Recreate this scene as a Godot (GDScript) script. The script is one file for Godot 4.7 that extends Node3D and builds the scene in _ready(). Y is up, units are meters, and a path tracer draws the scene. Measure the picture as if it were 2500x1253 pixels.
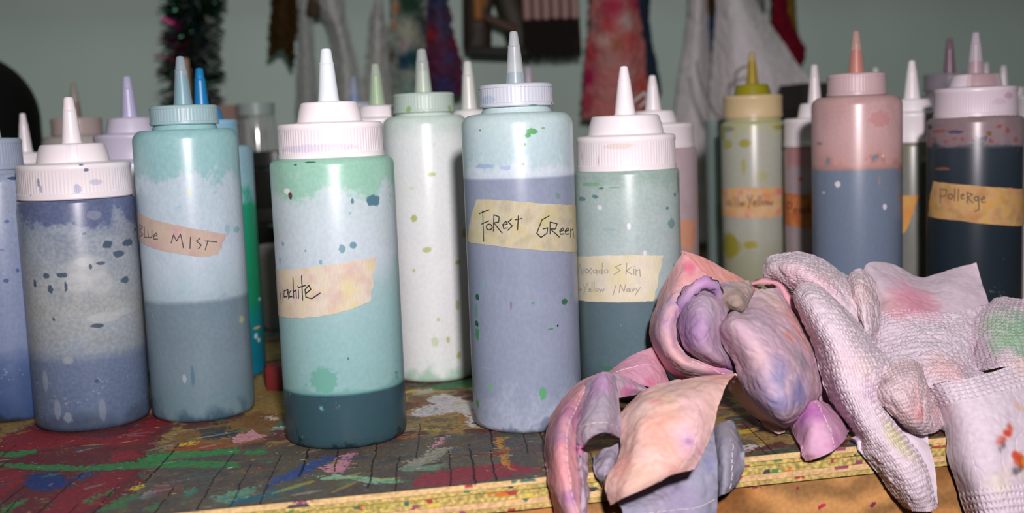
extends Node3D
# A paint bench seen by flash light: squeeze bottles, rags and a painted plywood top.

const TY := 0.9              # height of the bench top
const TURN := 0.19366        # the bench and the room stand turned against the lens
const EDGE := Vector3(0, 0.9, -0.52734)
var used := {}
var room: Node3D
var nz := FastNoiseLite.new()
var nz2 := FastNoiseLite.new()
var weave: ImageTexture
var cloth_mat: StandardMaterial3D

const BOTTLES = [
	{"k":"n","label":"blue-stained squeeze bottle cut off by the left edge of the picture","p":[-0.3192,-0.705],"d":[29.1,147.9,154.2,173.6,17.5,173.6,0.0,184.2,5.6,4.0],"zones":[[153.2,160,172,192,0.83],[109.1,146,160,188,0.83],[49.4,134,150,182,0.81],[34.4,88,110,152,0.82],[6.6,60,82,124,0.83],[0.2,40,52,66,0.93]],"lev":39.4,"liq":[30,50,90],"cap":[160,172,192],"step":[160,172,192],"noz":[196,200,214],"res":[],"ca":0.85,"scuff":1,"near":1,"spots":[[44.3,149.2,3.6,1.3,60,70,110,0.9],[33.2,123.6,1.8,1.3,70,90,140,0.8],[26.2,87.9,1.7,1.5,60,80,130,0.9],[39.8,93.4,1.3,1.5,70,90,140,0.8],[24.7,106.6,1.4,1.0,80,100,150,0.8]],"cspots":[]},
	{"k":"w","label":"squeeze bottle behind the leftmost ones, only its white spout and lid showing","p":[-0.3645,-0.86],"d":[30.8,130.6,133.7,155.3,27.3,164.0,15.8,193.4,5.2,2.0],"zones":[[131.6,234,226,228,0.93],[3.9,234,226,228,0.93]],"lev":0,"liq":[0,0,0],"cap":[234,226,228],"step":[234,226,228],"noz":[234,226,228],"res":[],"ca":1.0,"scuff":0,"near":0,"spots":[],"cspots":[]},
	{"k":"w","label":"scuffed slate-blue squeeze bottle with wide white lid, no tape, at the left","p":[-0.2602,-0.68],"d":[33.4,134.0,136.4,157.0,32.8,168.7,20.5,196.2,5.8,2.8],"zones":[[135.8,96,106,138,0.93],[126.4,100,112,145,0.91],[122.1,142,154,170,0.85],[100.4,158,168,176,0.83],[71.9,168,174,172,0.83],[48.0,152,164,172,0.81],[40.8,110,126,152,0.84],[14.2,98,116,142,0.86],[2.0,64,78,96,0.93]],"lev":44.4,"liq":[34,48,78],"cap":[234,226,228],"step":[234,226,228],"noz":[234,226,228],"res":[],"ca":1.0,"scuff":2,"near":1,"spots":[[26.6,96.6,12.7,8.4,196,198,196,0.42],[16.0,88.7,8.7,6.4,196,198,196,0.4],[37.2,87.5,8.0,7.4,196,198,196,0.4],[38.5,66.9,10.7,3.4,196,198,196,0.45],[23.2,100.3,5.4,3.0,196,198,196,0.5],[0.2,43.6,3.4,2.5,196,198,196,0.35],[-15.1,14.5,2.6,6.4,196,198,196,0.3],[-27.8,31.3,2.5,7.4,196,198,196,0.3],[-4.6,9.7,3.0,3.4,196,198,196,0.35],[29.4,12.8,2.3,7.4,196,198,196,0.25],[36.4,127.0,4.3,3.0,196,198,196,0.3],[0.8,120.0,6.4,3.4,196,198,196,0.25],[59.2,68.8,6.7,2.5,196,198,196,0.35],[47.3,109.3,3.3,2.5,66,82,100,0.9],[59.6,103.0,4.9,2.2,66,82,100,0.9],[73.7,108.9,5.6,2.2,66,82,100,0.9],[-15.3,93.5,2.3,1.7,66,82,100,0.9],[1.1,93.5,3.7,1.5,66,82,100,0.9],[-11.9,85.6,1.8,2.7,66,82,100,0.9],[4.2,86.8,1.0,3.4,66,82,100,0.9],[-30.7,88.8,1.4,2.7,66,82,100,0.9],[65.0,87.2,3.5,2.2,66,82,100,0.9],[31.1,62.6,4.0,1.5,66,82,100,0.9],[28.6,97.6,1.1,1.7,66,82,100,0.9],[39.1,99.0,2.9,1.2,66,82,100,0.8],[-11.1,67.9,1.0,1.2,66,82,100,0.8],[25.4,116.8,1.4,1.0,66,82,100,0.8],[25.8,30.2,1.4,1.5,70,76,120,0.9],[108.3,89.7,3.5,2.0,66,82,100,0.9],[92.8,115.7,2.8,1.2,66,82,100,0.9],[16.7,123.1,1.3,1.0,66,82,100,0.8]],"cspots":[[-16.8,147.1,1.2,3.0,120,125,160],[-14.7,143.4,1.0,2.5,150,150,180],[22.2,142.5,2.5,3.0,170,170,195],[32.1,153.3,1.7,1.2,70,80,120],[27.5,156.4,1.5,0.7,60,70,110],[-27.7,140.0,0.5,1.0,110,110,150],[13.7,136.1,7.4,0.7,140,140,170],[41.2,145.8,3.9,2.0,190,190,206]]},
	{"k":"n","label":"far squeeze bottle with brown-streaked spout, in front of the black dome","p":[-0.3773,-1.0],"d":[30.2,171.7,176.7,192.0,21.7,192.0,0.0,222.4,5.4,2.4],"zones":[[171.3,200,190,185,0.88],[10.7,190,180,170,0.88]],"lev":81.9,"liq":[120,90,80],"cap":[190,172,168],"step":[190,172,168],"noz":[176,156,148],"res":[0.45,120,80,50],"ca":1.0,"scuff":0,"near":0,"spots":[],"cspots":[]},
	{"k":"w","label":"squeeze bottle with pale lavender spout and stepped lid behind the Blue Mist bottle","p":[-0.2775,-0.84],"d":[30.3,152.6,155.1,174.6,26.9,186.6,17.3,216.6,5.8,2.9],"zones":[[152.9,190,190,212,0.88],[4.7,180,180,205,0.88]],"lev":106.1,"liq":[110,110,160],"cap":[206,200,218],"step":[206,200,218],"noz":[186,184,214],"res":[],"ca":1.0,"scuff":0,"near":0,"spots":[],"cspots":[]},
	{"k":"n","label":"clear squeeze bottle with tape reading Blue Mist, half full of grey-blue paint","p":[-0.195,-0.69],"d":[31.0,169.9,177.3,188.8,20.4,188.8,0.0,218.3,5.8,2.4],"zones":[[170.7,150,196,196,0.93],[148.2,152,194,196,0.91],[142.7,186,206,216,0.89],[96.7,190,206,218,0.89],[84.7,178,200,208,0.87],[74.5,170,192,202,0.87],[71.3,126,148,160,0.76],[33.4,130,152,162,0.74],[8.7,118,146,154,0.74],[0.0,70,96,110,0.83]],"lev":72.5,"liq":[40,70,96],"cap":[168,198,202],"step":[168,198,202],"noz":[176,200,210],"res":[0.62,70,150,160],"ca":0.85,"scuff":0.5,"near":1,"spots":[[15.6,137.6,1.6,3.5,196,206,170,0.6],[43.7,136.7,1.4,1.2,150,190,200,0.8],[3.9,129.6,1.5,1.0,150,190,200,0.8],[72.5,113.4,3.6,2.2,130,170,180,0.8],[56.5,114.3,1.8,3.0,140,180,190,0.7],[70.6,58.5,2.9,2.5,180,180,120,0.7],[5.5,28.5,1.3,6.5,80,110,130,0.8],[-3.6,27.5,1.3,3.0,170,180,190,0.7],[5.6,81.3,2.5,2.0,160,196,200,0.6]],"cspots":[],"tape":{"top":[[-95,127.8],[-59.2,126.5],[-24.5,122.3],[3.8,118.3],[29.2,114.8],[54.9,111.4]],"bot":[[-95,110.0],[-54.8,108.9],[-27.6,105.1],[1.7,102.0],[22.9,99.3],[42.1,99.8]],"col":[188,172,158],"ink":[60,50,60],"w":0.5,"stain":[[196,130,146,0.5],[170,150,136,0.4],[190,140,100,0.12]],"strokes":[[[-57.8,119.2],[-62.8,111.4]],[[-57.8,119.2],[-48.4,117.7],[-58.0,115.7],[-48.7,113.6],[-60.5,111.5]],[[-43.7,117.8],[-45.3,111.9],[-39.6,111.8]],[[-37.5,116.1],[-37.5,111.7],[-31.7,112.1],[-30.9,116.2]],[[-29.5,112.5],[-23.8,113.2],[-25.2,114.6],[-29.4,112.9],[-28.7,110.9],[-23.6,111.1]],[[-7.5,108.6],[-4.0,113.4],[-1.3,109.6],[3.4,113.6],[5.5,105.4]],[[13.5,111.5],[12.2,104.9]],[[23.6,110.6],[19.3,109.0],[24.2,106.5],[20.8,104.3]],[[31.9,109.1],[28.0,103.5]],[[28.6,108.7],[41.8,107.5]]]}},
	{"k":"w","label":"squeeze bottle with bright blue spout and green-to-teal paint behind Blue Mist bottle","p":[-0.2133,-0.8],"d":[33.0,159.4,162.8,181.7,24.1,190.8,14.0,218.0,5.0,2.5],"zones":[[160.0,150,190,205,0.93],[132.4,150,196,205,0.93],[124.1,40,160,120,0.95],[56.8,24,140,95,0.95],[42.7,20,130,130,0.95],[11.3,16,112,140,0.95]],"lev":68.1,"liq":[10,110,120],"cap":[140,188,212],"step":[50,140,200],"noz":[30,130,190],"res":[],"ca":1.0,"scuff":0.6,"near":1,"spots":[[102.6,61.6,4.1,1.4,220,190,110,0.9],[71.7,34.9,5.0,1.2,215,170,120,0.9],[83.7,54.3,3.3,1.4,226,220,224,0.9],[67.9,29.4,2.3,2.3,226,220,224,0.8],[73.7,25.8,2.5,1.7,226,220,224,0.8],[102.3,102.8,2.5,5.8,200,190,60,0.7]],"cspots":[]},
	{"k":"w","label":"large squeeze bottle with tape ending in achite and dark teal paint at the bottom","p":[-0.0966,-0.622],"d":[33.7,151.5,154.6,174.2,28.8,185.7,17.4,214.3,5.8,2.9],"zones":[[153.6,146,194,172,0.93],[140.9,152,198,178,0.91],[134.5,190,208,210,0.89],[101.3,192,206,214,0.89],[88.4,164,196,196,0.87],[62.3,150,190,190,0.85],[32.6,144,186,184,0.85],[30.8,110,165,158,0.83],[29.3,66,96,106,0.6],[3.7,60,90,98,0.6],[0.8,30,50,56,0.83]],"lev":30.2,"liq":[30,66,76],"cap":[234,226,228],"step":[234,226,228],"noz":[214,222,226],"res":[],"ca":1.0,"scuff":0.35,"near":1,"spots":[[46.4,132.2,4.9,3.2,70,110,128,0.9],[13.4,108.3,2.1,2.3,96,140,152,0.9],[23.4,109.8,2.0,2.0,96,140,152,0.9],[-6.5,101.7,1.1,1.4,110,155,165,0.8],[-48.3,111.1,1.4,1.4,110,155,165,0.8],[-20.4,107.8,0.7,0.7,70,110,128,0.7],[24.9,133.0,1.0,1.6,70,110,128,0.8],[22.4,126.7,1.0,0.9,130,180,180,0.8],[-56.1,102.0,1.2,2.3,110,155,165,0.8],[-9.8,38.3,8.2,7.7,104,164,148,0.85],[-37.4,139.1,2.6,1.8,226,220,224,0.9],[-33.6,136.7,1.4,2.3,90,50,55,0.9],[-11.4,154.0,4.6,0.5,30,90,60,0.9],[-25.8,152.9,1.3,0.5,30,90,60,0.9],[13.4,49.6,0.7,0.9,40,130,110,0.9],[95.6,82.1,6.4,9.0,150,196,186,0.7],[-63.5,118.3,4.0,6.8,150,200,184,0.7]],"cspots":[[-9.0,161.1,27.0,2.3,206,198,216]],"tape":{"top":[[-95,95.8],[-57.7,96.4],[-23.6,98.5],[-0.1,100.1],[21.9,101.4],[45.4,102.1]],"bot":[[-95,70.6],[-54.8,70.9],[-26.8,71.8],[-2.6,73.4],[15.8,75.6],[37.6,79.1]],"col":[202,192,174],"ink":[44,42,42],"w":0.6,"stain":[[200,190,120,0.4],[190,150,150,0.45]],"strokes":[[[-60.0,87.0],[-58.1,78.4]],[[-52.1,86.9],[-53.8,79.6]],[[-44.3,86.6],[-50.4,85.6],[-51.5,82.3],[-46.1,82.8],[-43.7,86.6],[-43.9,81.7]],[[-39.1,86.5],[-42.4,84.8],[-42.1,82.7],[-38.4,83.1]],[[-35.8,93.2],[-36.5,82.3]],[[-36.0,85.8],[-33.0,86.7],[-33.0,82.5]],[[-30.1,87.1],[-30.5,82.4]],[[-30.4,89.0],[-30.2,88.6]],[[-25.6,94.6],[-26.0,81.5]],[[-29.7,88.2],[-21.7,89.5]],[[-22.6,84.9],[-16.9,87.3],[-18.6,89.5],[-22.8,87.2],[-22.4,83.2],[-16.4,82.4],[-8.4,85.3]]]}},
	{"k":"w","label":"squeeze bottle with green-tinged spout peeking out behind the wide-lidded achite bottle","p":[-0.0927,-0.82],"d":[31.7,157.9,160.9,179.0,26.6,188.1,14.8,217.7,6.2,2.7],"zones":[[158.1,200,212,205,0.93],[2.2,200,212,205,0.93]],"lev":118.3,"liq":[150,190,150],"cap":[234,226,228],"step":[234,226,228],"noz":[205,220,200],"res":[0.7,150,190,130],"ca":1.0,"scuff":0,"near":1,"spots":[],"cspots":[]},
	{"k":"n","label":"farthest small pale blue spout just right of the large white-lidded bottle","p":[-0.1487,-1.12],"d":[32.2,179.9,185.9,199.1,23.7,199.1,0.0,225.2,5.4,2.4],"zones":[[179.4,190,200,215,0.88],[-59.2,170,190,205,0.88]],"lev":120.8,"liq":[80,120,170],"cap":[200,205,220],"step":[200,205,220],"noz":[180,195,225],"res":[0.3,90,140,190],"ca":1.0,"scuff":0,"near":0,"spots":[],"cspots":[]},
	{"k":"n","label":"pale mint squeeze bottle full of whitish paint, bent spout, no tape","p":[-0.0556,-0.772],"d":[28.7,173.8,180.4,193.6,20.9,193.6,0.0,223.3,6.1,3.1],"zones":[[173.4,206,224,214,0.93],[162.8,226,234,232,0.93],[65.6,232,234,234,0.93],[10.3,226,232,228,0.93],[0.6,170,200,180,0.93]],"lev":165.4,"liq":[235,240,230],"cap":[190,210,198],"step":[190,210,198],"noz":[208,216,212],"res":[0.5,180,200,170],"ca":0.9,"scuff":0,"near":1,"spots":[[9.6,140.0,3.1,1.7,176,186,112,0.8],[-16.6,111.3,2.6,2.5,176,186,112,0.9],[-0.9,90.2,3.4,2.0,176,186,112,0.8],[42.4,80.4,2.3,1.7,176,186,112,0.9],[-20.2,76.7,1.2,1.4,176,186,112,0.7],[38.5,51.6,1.8,3.9,176,186,112,0.7],[4.2,28.3,2.8,3.4,186,206,160,0.7],[21.5,29.0,1.5,2.5,176,186,112,0.8],[36.9,17.4,2.1,2.5,176,186,112,0.8],[10.0,43.3,1.4,1.7,176,186,112,0.6],[-17.5,131.1,1.8,1.1,200,206,170,0.7],[56.9,99.0,2.6,3.9,200,180,60,0.9]],"cspots":[[-26.0,183.0,2.2,2.2,140,180,90],[58.7,182.8,2.2,2.2,140,180,90],[75.9,188.1,1.1,3.9,130,190,100],[3.1,181.5,1.4,0.8,150,180,110]]},
	{"k":"w","label":"squeeze bottle with plain whitish spout between pale mint and Forest Green bottles","p":[-0.0279,-0.86],"d":[31.9,151.8,154.3,171.8,27.3,183.2,14.9,219.4,6.2,3.1],"zones":[[152.3,205,212,205,0.93],[-8.7,205,212,205,0.93]],"lev":113.4,"liq":[190,205,190],"cap":[225,222,220],"step":[225,222,220],"noz":[212,214,206],"res":[],"ca":1.0,"scuff":0,"near":0,"spots":[],"cspots":[]},
	{"k":"n","label":"tall squeeze bottle with tape reading Forest Green, full of grey-lavender liquid","p":[0.0056,-0.637],"d":[31.2,170.9,179.3,191.8,21.0,191.8,0.0,221.0,5.5,2.3],"zones":[[171.2,186,208,208,0.91],[150.6,180,204,208,0.9],[144.1,200,212,220,0.91],[141.4,196,208,220,0.89],[139.7,150,162,182,0.78],[95.6,150,160,180,0.76],[23.5,154,166,186,0.76],[7.5,176,186,204,0.76],[1.7,120,130,150,0.8]],"lev":140.6,"liq":[60,84,120],"cap":[202,206,216],"step":[202,206,216],"noz":[206,214,216],"res":[0.22,50,110,130],"ca":0.85,"scuff":0.35,"near":1,"spots":[[13.8,165.6,3.6,1.8,88,158,96,0.95],[9.5,163.5,1.9,1.4,70,150,90,0.95],[26.0,167.1,1.5,0.7,110,170,110,0.9],[6.3,158.8,0.9,0.9,90,160,90,0.9],[-40.5,167.1,0.9,0.5,30,90,60,0.9],[15.4,22.8,2.4,3.5,90,160,110,0.95],[45.5,71.6,2.6,1.8,50,100,70,0.95],[-40.9,25.9,2.4,2.3,110,166,130,0.8],[27.3,57.9,2.3,0.7,64,140,78,0.9],[34.9,59.2,0.8,0.7,20,20,30,0.95],[-55.7,75.6,2.0,2.1,30,90,60,0.95],[-58.8,60.4,2.2,1.8,30,90,60,0.95],[-58.8,54.7,2.2,3.7,64,140,78,0.9],[-58.6,67.4,1.3,4.6,90,150,110,0.8],[-64.7,14.4,2.7,2.3,64,140,78,0.9],[41.2,130.2,1.8,1.8,110,140,130,0.8],[-38.1,147.9,7.0,1.4,140,164,200,0.8],[-13.2,146.6,3.3,1.4,150,172,204,0.7],[8.3,73.0,1.2,0.7,64,140,78,0.8],[58.1,74.5,1.7,1.2,90,160,120,0.8],[-13.6,72.2,0.7,2.8,120,100,120,0.7],[-44.7,84.1,1.0,3.2,110,170,150,0.6],[-43.9,36.1,6.4,0.7,150,170,200,0.4]],"cspots":[[68.0,180.6,1.4,0.7,60,120,70],[25.6,179.7,3.2,0.5,90,150,100],[-50.9,183.6,6.9,2.3,170,190,214]],"tape":{"top":[[-50.0,129.7],[-29.8,129.8],[3.8,128.0],[29.5,126.2],[55.8,124.7],[77.5,123.6],[95,123.6]],"bot":[[-74.4,105.6],[-37.0,105.2],[2.1,102.6],[27.6,100.6],[52.9,98.9],[82.2,96.8],[95,96.8]],"col":[186,180,156],"ink":[46,44,44],"w":0.55,"stain":[[156,154,90,0.3],[186,156,70,0.22],[130,124,96,0.35]],"strokes":[[[-41.0,123.6],[-41.3,107.0]],[[-46.1,121.9],[-33.2,124.2]],[[-43.1,116.4],[-33.8,118.2]],[[-30.3,115.7],[-30.2,114.4],[-32.1,113.4],[-34.9,113.3],[-37.0,114.1],[-37.1,115.4],[-34.9,116.4],[-32.1,116.4],[-30.2,115.5]],[[-27.6,121.5],[-29.0,112.7]],[[-27.6,121.5],[-22.1,120.4],[-22.7,117.6],[-27.9,117.1],[-19.5,111.6]],[[-18.6,115.8],[-13.9,116.5],[-15.2,117.9],[-18.5,116.2],[-17.8,114.1],[-13.6,114.3]],[[-9.0,119.2],[-12.8,117.6],[-8.9,115.3],[-13.5,113.1]],[[-2.5,120.7],[-4.0,113.1]],[[-6.0,118.6],[0.8,119.2]],[[29.0,119.8],[21.0,117.9],[15.1,110.9],[19.2,108.4],[26.0,110.5],[26.9,113.3],[21.7,112.9]],[[29.9,116.4],[29.4,109.9]],[[29.9,116.4],[38.6,115.0],[35.8,112.3],[29.6,112.6],[40.8,107.7]],[[41.6,110.7],[47.6,111.1],[45.9,112.5],[41.6,111.2],[42.6,109.1],[48.1,109.1]],[[49.5,110.4],[56.9,110.6],[54.7,112.1],[49.6,110.8],[50.7,108.7],[57.5,108.6]],[[60.0,111.2],[59.4,106.7]],[[59.8,110.0],[66.1,110.9],[68.9,105.6]]]}},
	{"k":"n","label":"far bottle with tiny lavender spout tip right behind the Forest Green spout","p":[0.024,-1.18],"d":[32.1,173.8,185.6,199.0,23.9,199.0,0.0,231.6,4.7,2.6],"zones":[[173.5,234,226,228,0.88],[-78.7,234,226,228,0.88]],"lev":111.6,"liq":[150,130,160],"cap":[214,208,216],"step":[214,208,216],"noz":[206,190,206],"res":[],"ca":1.0,"scuff":0,"near":0,"spots":[],"cspots":[]},
	{"k":"w","label":"squeeze bottle with wide white lid and cream tape reading Avocado Skin","p":[0.0728,-0.7],"d":[32.3,137.2,139.4,160.8,30.6,173.1,23.0,202.9,6.6,2.5],"zones":[[138.5,158,182,172,0.85],[127.3,174,194,188,0.83],[90.8,180,198,196,0.83],[63.8,174,192,192,0.83],[60.8,106,128,136,0.74],[21.4,102,126,134,0.74],[0.0,60,80,88,0.8]],"lev":61.8,"liq":[30,56,66],"cap":[234,226,228],"step":[234,226,228],"noz":[234,226,228],"res":[],"ca":1.0,"scuff":0.5,"near":1,"spots":[[-64.7,123.6,4.2,1.5,80,120,128,0.85],[-42.8,125.2,2.8,1.3,80,120,128,0.85],[-49.3,132.5,9.3,1.3,120,160,130,0.7],[-34.2,130.1,2.1,0.8,70,120,80,0.9],[-19.3,130.5,4.3,0.5,110,150,120,0.7],[-36.9,118.8,1.9,1.5,226,220,224,0.9],[-5.3,107.4,1.3,2.3,226,220,224,0.9],[11.0,90.9,1.3,2.0,226,220,224,0.9],[48.2,107.2,3.8,3.6,96,136,140,0.7],[56.7,124.2,1.8,1.5,80,120,120,0.8],[41.0,116.7,1.7,1.0,80,120,120,0.8],[-32.6,20.9,3.0,2.0,60,120,80,0.8],[-25.1,105.6,5.6,1.0,140,166,180,0.5],[66.5,131.3,1.9,7.6,100,140,110,0.6]],"cspots":[[-69.4,149.4,0.8,3.0,220,160,140],[-39.8,146.5,0.5,3.6,200,140,110],[-14.2,154.8,10.1,2.0,222,206,196],[35.3,163.2,1.0,1.0,190,180,80]],"tape":{"top":[[-90,86.8],[-80.2,87.5],[-30.7,89.9],[0.4,90.0],[32.7,88.5]],"bot":[[-90,59.7],[-75.9,60.2],[-32.3,61.8],[-0.9,61.9],[20.4,61.7]],"col":[216,208,184],"ink":[140,136,124],"w":0.45,"stain":[[200,190,120,0.35],[190,190,190,0.3]],"strokes":[[[-87.9,75.6],[-73.4,83.2],[-69.5,76.8]],[[-71.2,80.8],[-67.2,77.4],[-63.0,81.2]],[[-55.0,80.4],[-54.9,79.5],[-56.6,78.7],[-59.3,78.5],[-61.5,79.0],[-61.5,79.9],[-59.4,80.7],[-56.7,80.9],[-54.9,80.3]],[[-50.1,81.7],[-54.3,79.9],[-50.3,78.2]],[[-43.6,80.5],[-43.5,79.7],[-44.7,79.1],[-46.6,78.9],[-48.0,79.4],[-48.1,80.2],[-46.7,80.9],[-44.8,80.9],[-43.5,80.4]],[[-43.0,81.3],[-42.6,78.2]],[[-36.4,80.5],[-36.3,79.7],[-37.4,79.0],[-39.1,78.9],[-40.3,79.4],[-40.4,80.2],[-39.1,80.8],[-37.4,80.9],[-36.3,80.4]],[[-35.3,85.4],[-36.0,78.4]],[[-29.2,80.9],[-29.1,80.0],[-30.2,79.3],[-32.0,79.2],[-33.3,79.8],[-33.3,80.7],[-32.1,81.4],[-30.3,81.4],[-29.1,80.8]],[[-13.7,84.9],[-20.7,83.0],[-15.5,81.1],[-22.5,78.5]],[[-8.5,85.5],[-9.5,78.5]],[[-4.1,82.9],[-8.7,80.7],[-3.2,78.4]],[[-1.2,81.8],[-1.4,78.4]],[[-1.1,83.5],[-0.9,83.1]],[[1.0,81.5],[0.8,77.7]],[[1.0,80.5],[4.9,81.4],[5.4,76.9]],[[-79.7,66.9],[-70.8,67.5]],[[-74.5,68.4],[-74.9,66.0]],[[-67.0,71.0],[-62.5,68.7]],[[-56.8,72.9],[-66.2,64.7]],[[-56.1,68.0],[-52.4,68.6],[-53.4,69.3],[-56.0,68.3],[-55.4,67.1],[-52.2,67.4]],[[-50.0,73.3],[-50.8,67.2]],[[-46.8,73.4],[-47.6,67.4]],[[-41.7,69.3],[-41.6,68.6],[-42.7,68.1],[-44.3,67.9],[-45.5,68.4],[-45.5,69.1],[-44.3,69.6],[-42.7,69.7],[-41.6,69.2]],[[-40.3,69.7],[-39.1,67.8],[-37.3,69.4],[-35.8,67.9],[-34.1,69.9]],[[-20.5,72.1],[-24.4,65.6]],[[-17.3,67.6],[-15.9,72.7],[-12.2,68.2],[-10.2,72.7]],[[-6.3,69.5],[-6.2,68.8],[-7.0,68.3],[-8.2,68.2],[-9.1,68.7],[-9.1,69.4],[-8.3,69.9],[-7.0,69.9],[-6.2,69.4]],[[-5.8,70.1],[-5.5,68.0]],[[-4.0,70.1],[-2.8,68.1],[-0.9,70.3]],[[0.5,70.0],[2.2,68.1]],[[5.1,70.5],[-0.6,65.9]]]}},
	{"k":"w","label":"pinkish squeeze bottle with white stepped lid right behind the Avocado Skin bottle","p":[0.1107,-0.86],"d":[32.1,145.9,148.7,167.2,30.3,177.3,17.3,203.6,6.2,2.5],"zones":[[146.6,196,176,180,0.85],[1.4,190,168,172,0.83]],"lev":62.9,"liq":[190,140,130],"cap":[234,226,228],"step":[234,226,228],"noz":[234,226,228],"res":[],"ca":1.0,"scuff":0,"near":0,"spots":[],"cspots":[],"tape":{"top":[[-40,96.8],[26.0,96.5],[40.4,95.6],[60.7,93.7]],"bot":[[-40,78.4],[25.1,77.1],[39.1,72.7],[50.0,72.1]],"col":[208,150,120],"ink":[0,0,0],"w":0.5,"stain":[[210,120,90,0.5]],"strokes":[]}},
	{"k":"w","label":"squeeze bottle with mustard yellow spout and pink-orange tape reading Yellow","p":[0.2118,-0.98],"d":[27.4,163.0,169.3,188.6,25.2,198.0,15.4,225.7,5.6,2.4],"zones":[[163.1,190,190,142,0.89],[154.9,192,194,178,0.85],[75.5,188,190,176,0.83],[-0.0,150,150,110,0.83]],"lev":47.6,"liq":[150,130,50],"cap":[224,198,152],"step":[150,142,24],"noz":[196,168,50],"res":[0.7,160,130,10],"ca":0.9,"scuff":0,"near":1,"spots":[[-26.9,148.3,6.0,3.6,158,150,50,0.8],[-64.7,147.9,7.5,4.3,166,160,60,0.7],[-29.7,129.4,2.0,7.8,170,165,70,0.7],[2.2,120.3,7.1,5.0,176,174,110,0.5],[-63.8,60.8,12.9,12.1,150,138,30,0.8],[-19.5,62.3,6.8,3.6,160,146,40,0.8],[-63.9,160.8,8.1,2.8,120,120,110,0.6],[-78.8,157.4,4.1,7.1,150,145,40,0.8],[37.5,160.9,6.3,2.1,150,145,40,0.7]],"cspots":[],"tape":{"top":[[-95,109.3],[-90.2,109.7],[-42.1,111.1],[-12.3,110.9],[17.2,110.3],[49.5,109.4],[95,109.4]],"bot":[[-95,86.1],[-84.5,86.0],[-43.1,85.6],[-13.1,84.9],[16.4,85.1],[48.2,85.4],[95,85.4]],"col":[216,180,140],"ink":[110,76,70],"w":0.8,"stain":[[214,110,110,0.7],[220,160,70,0.6]],"strokes":[[[-59.0,98.7],[-58.7,97.3],[-61.6,96.2],[-66.4,96.0],[-70.4,96.8],[-70.6,98.2],[-66.7,99.4],[-61.8,99.5],[-58.8,98.5]],[[-58.3,99.7],[-57.5,94.8]],[[-49.0,103.4],[-50.3,94.9]],[[-42.7,103.4],[-43.9,94.9]],[[-38.7,98.9],[-36.7,95.3],[-33.8,98.6],[-31.1,95.4],[-28.7,99.0]],[[-23.6,104.3],[-20.0,99.8]],[[-14.7,104.6],[-22.0,93.5]],[[-14.2,97.4],[-9.0,98.1],[-10.5,99.7],[-14.1,97.9],[-13.2,95.7],[-8.6,95.9]],[[-4.4,103.8],[-5.4,95.5]],[[0.0,103.7],[-0.9,95.4]],[[9.1,98.4],[9.3,97.1],[7.5,96.2],[4.8,96.1],[2.8,97.0],[2.7,98.3],[4.6,99.2],[7.3,99.1],[9.2,98.2]],[[10.7,99.0],[13.0,95.5],[16.4,98.5],[19.3,95.3],[22.5,99.0]]]}},
	{"k":"w","label":"white-lidded squeeze bottle with orange tape reading Peach, left of the salmon bottle","p":[0.2517,-0.93],"d":[24.7,141.2,144.2,167.2,25.0,179.2,13.3,210.2,5.5,2.6],"zones":[[141.8,196,140,142,0.88],[130.1,190,148,150,0.85],[124.2,188,168,172,0.83],[4.6,180,164,168,0.83]],"lev":64.8,"liq":[190,140,120],"cap":[234,226,228],"step":[234,226,228],"noz":[226,216,218],"res":[],"ca":1.0,"scuff":0,"near":1,"spots":[[-43.3,118.8,2.3,2.0,200,80,70,0.9],[-46.5,131.0,3.9,1.7,210,120,120,0.7],[-48.6,51.1,7.1,10.1,200,120,110,0.5]],"cspots":[],"tape":{"top":[[-95,107.2],[-97.0,107.0],[-51.7,106.5],[-15.8,105.5],[60,105.5]],"bot":[[-95,80.8],[-96.4,80.6],[-52.5,79.8],[-16.4,78.8],[60,78.8]],"col":[206,130,80],"ink":[110,60,50],"w":0.8,"stain":[[220,150,70,0.6],[190,90,60,0.6]],"strokes":[[[-78.3,99.8],[-78.9,88.9]],[[-78.3,99.8],[-62.7,98.7],[-65.2,95.2],[-78.6,94.2]],[[-59.5,92.9],[-52.2,93.7],[-54.2,95.1],[-59.4,93.3],[-58.0,91.2],[-51.5,91.5]],[[-40.3,94.2],[-40.1,93.0],[-42.0,92.0],[-45.1,91.9],[-47.5,92.7],[-47.6,93.9],[-45.4,94.8],[-42.3,94.9],[-40.2,94.0]],[[-39.4,95.2],[-38.7,91.0]],[[-31.2,95.2],[-36.1,93.1],[-31.3,91.2]],[[-27.9,100.3],[-28.1,91.1]],[[-28.0,94.3],[-24.1,95.2],[-23.4,91.1]]]}},
	{"k":"n","label":"tall squeeze bottle with salmon spout, pink top and grey-blue liquid below","p":[0.2413,-0.785],"d":[30.2,176.0,180.8,196.1,20.0,196.1,0.0,225.2,5.7,2.2],"zones":[[176.2,196,158,156,0.87],[154.6,206,168,168,0.87],[135.5,202,160,156,0.87],[132.5,190,140,132,0.87],[130.3,126,142,160,0.78],[69.4,122,138,160,0.76],[2.0,110,126,150,0.76]],"lev":131.4,"liq":[40,60,96],"cap":[206,178,180],"step":[206,178,180],"noz":[206,160,150],"res":[0.55,190,90,60],"ca":0.85,"scuff":0.15,"near":1,"spots":[[-41.3,122.0,2.3,2.3,226,220,224,0.9],[19.1,106.0,1.8,2.3,226,220,224,0.9],[-71.3,149.7,4.1,1.4,130,110,120,0.7],[-63.7,116.2,1.9,1.1,226,220,224,0.6],[13.4,164.8,8.8,5.7,190,130,128,0.6],[49.2,131.3,1.7,4.0,190,110,80,0.8],[52.0,111.8,1.8,4.0,160,90,60,0.9],[16.2,140.3,1.2,1.1,230,220,222,0.6]],"cspots":[]},
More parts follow.
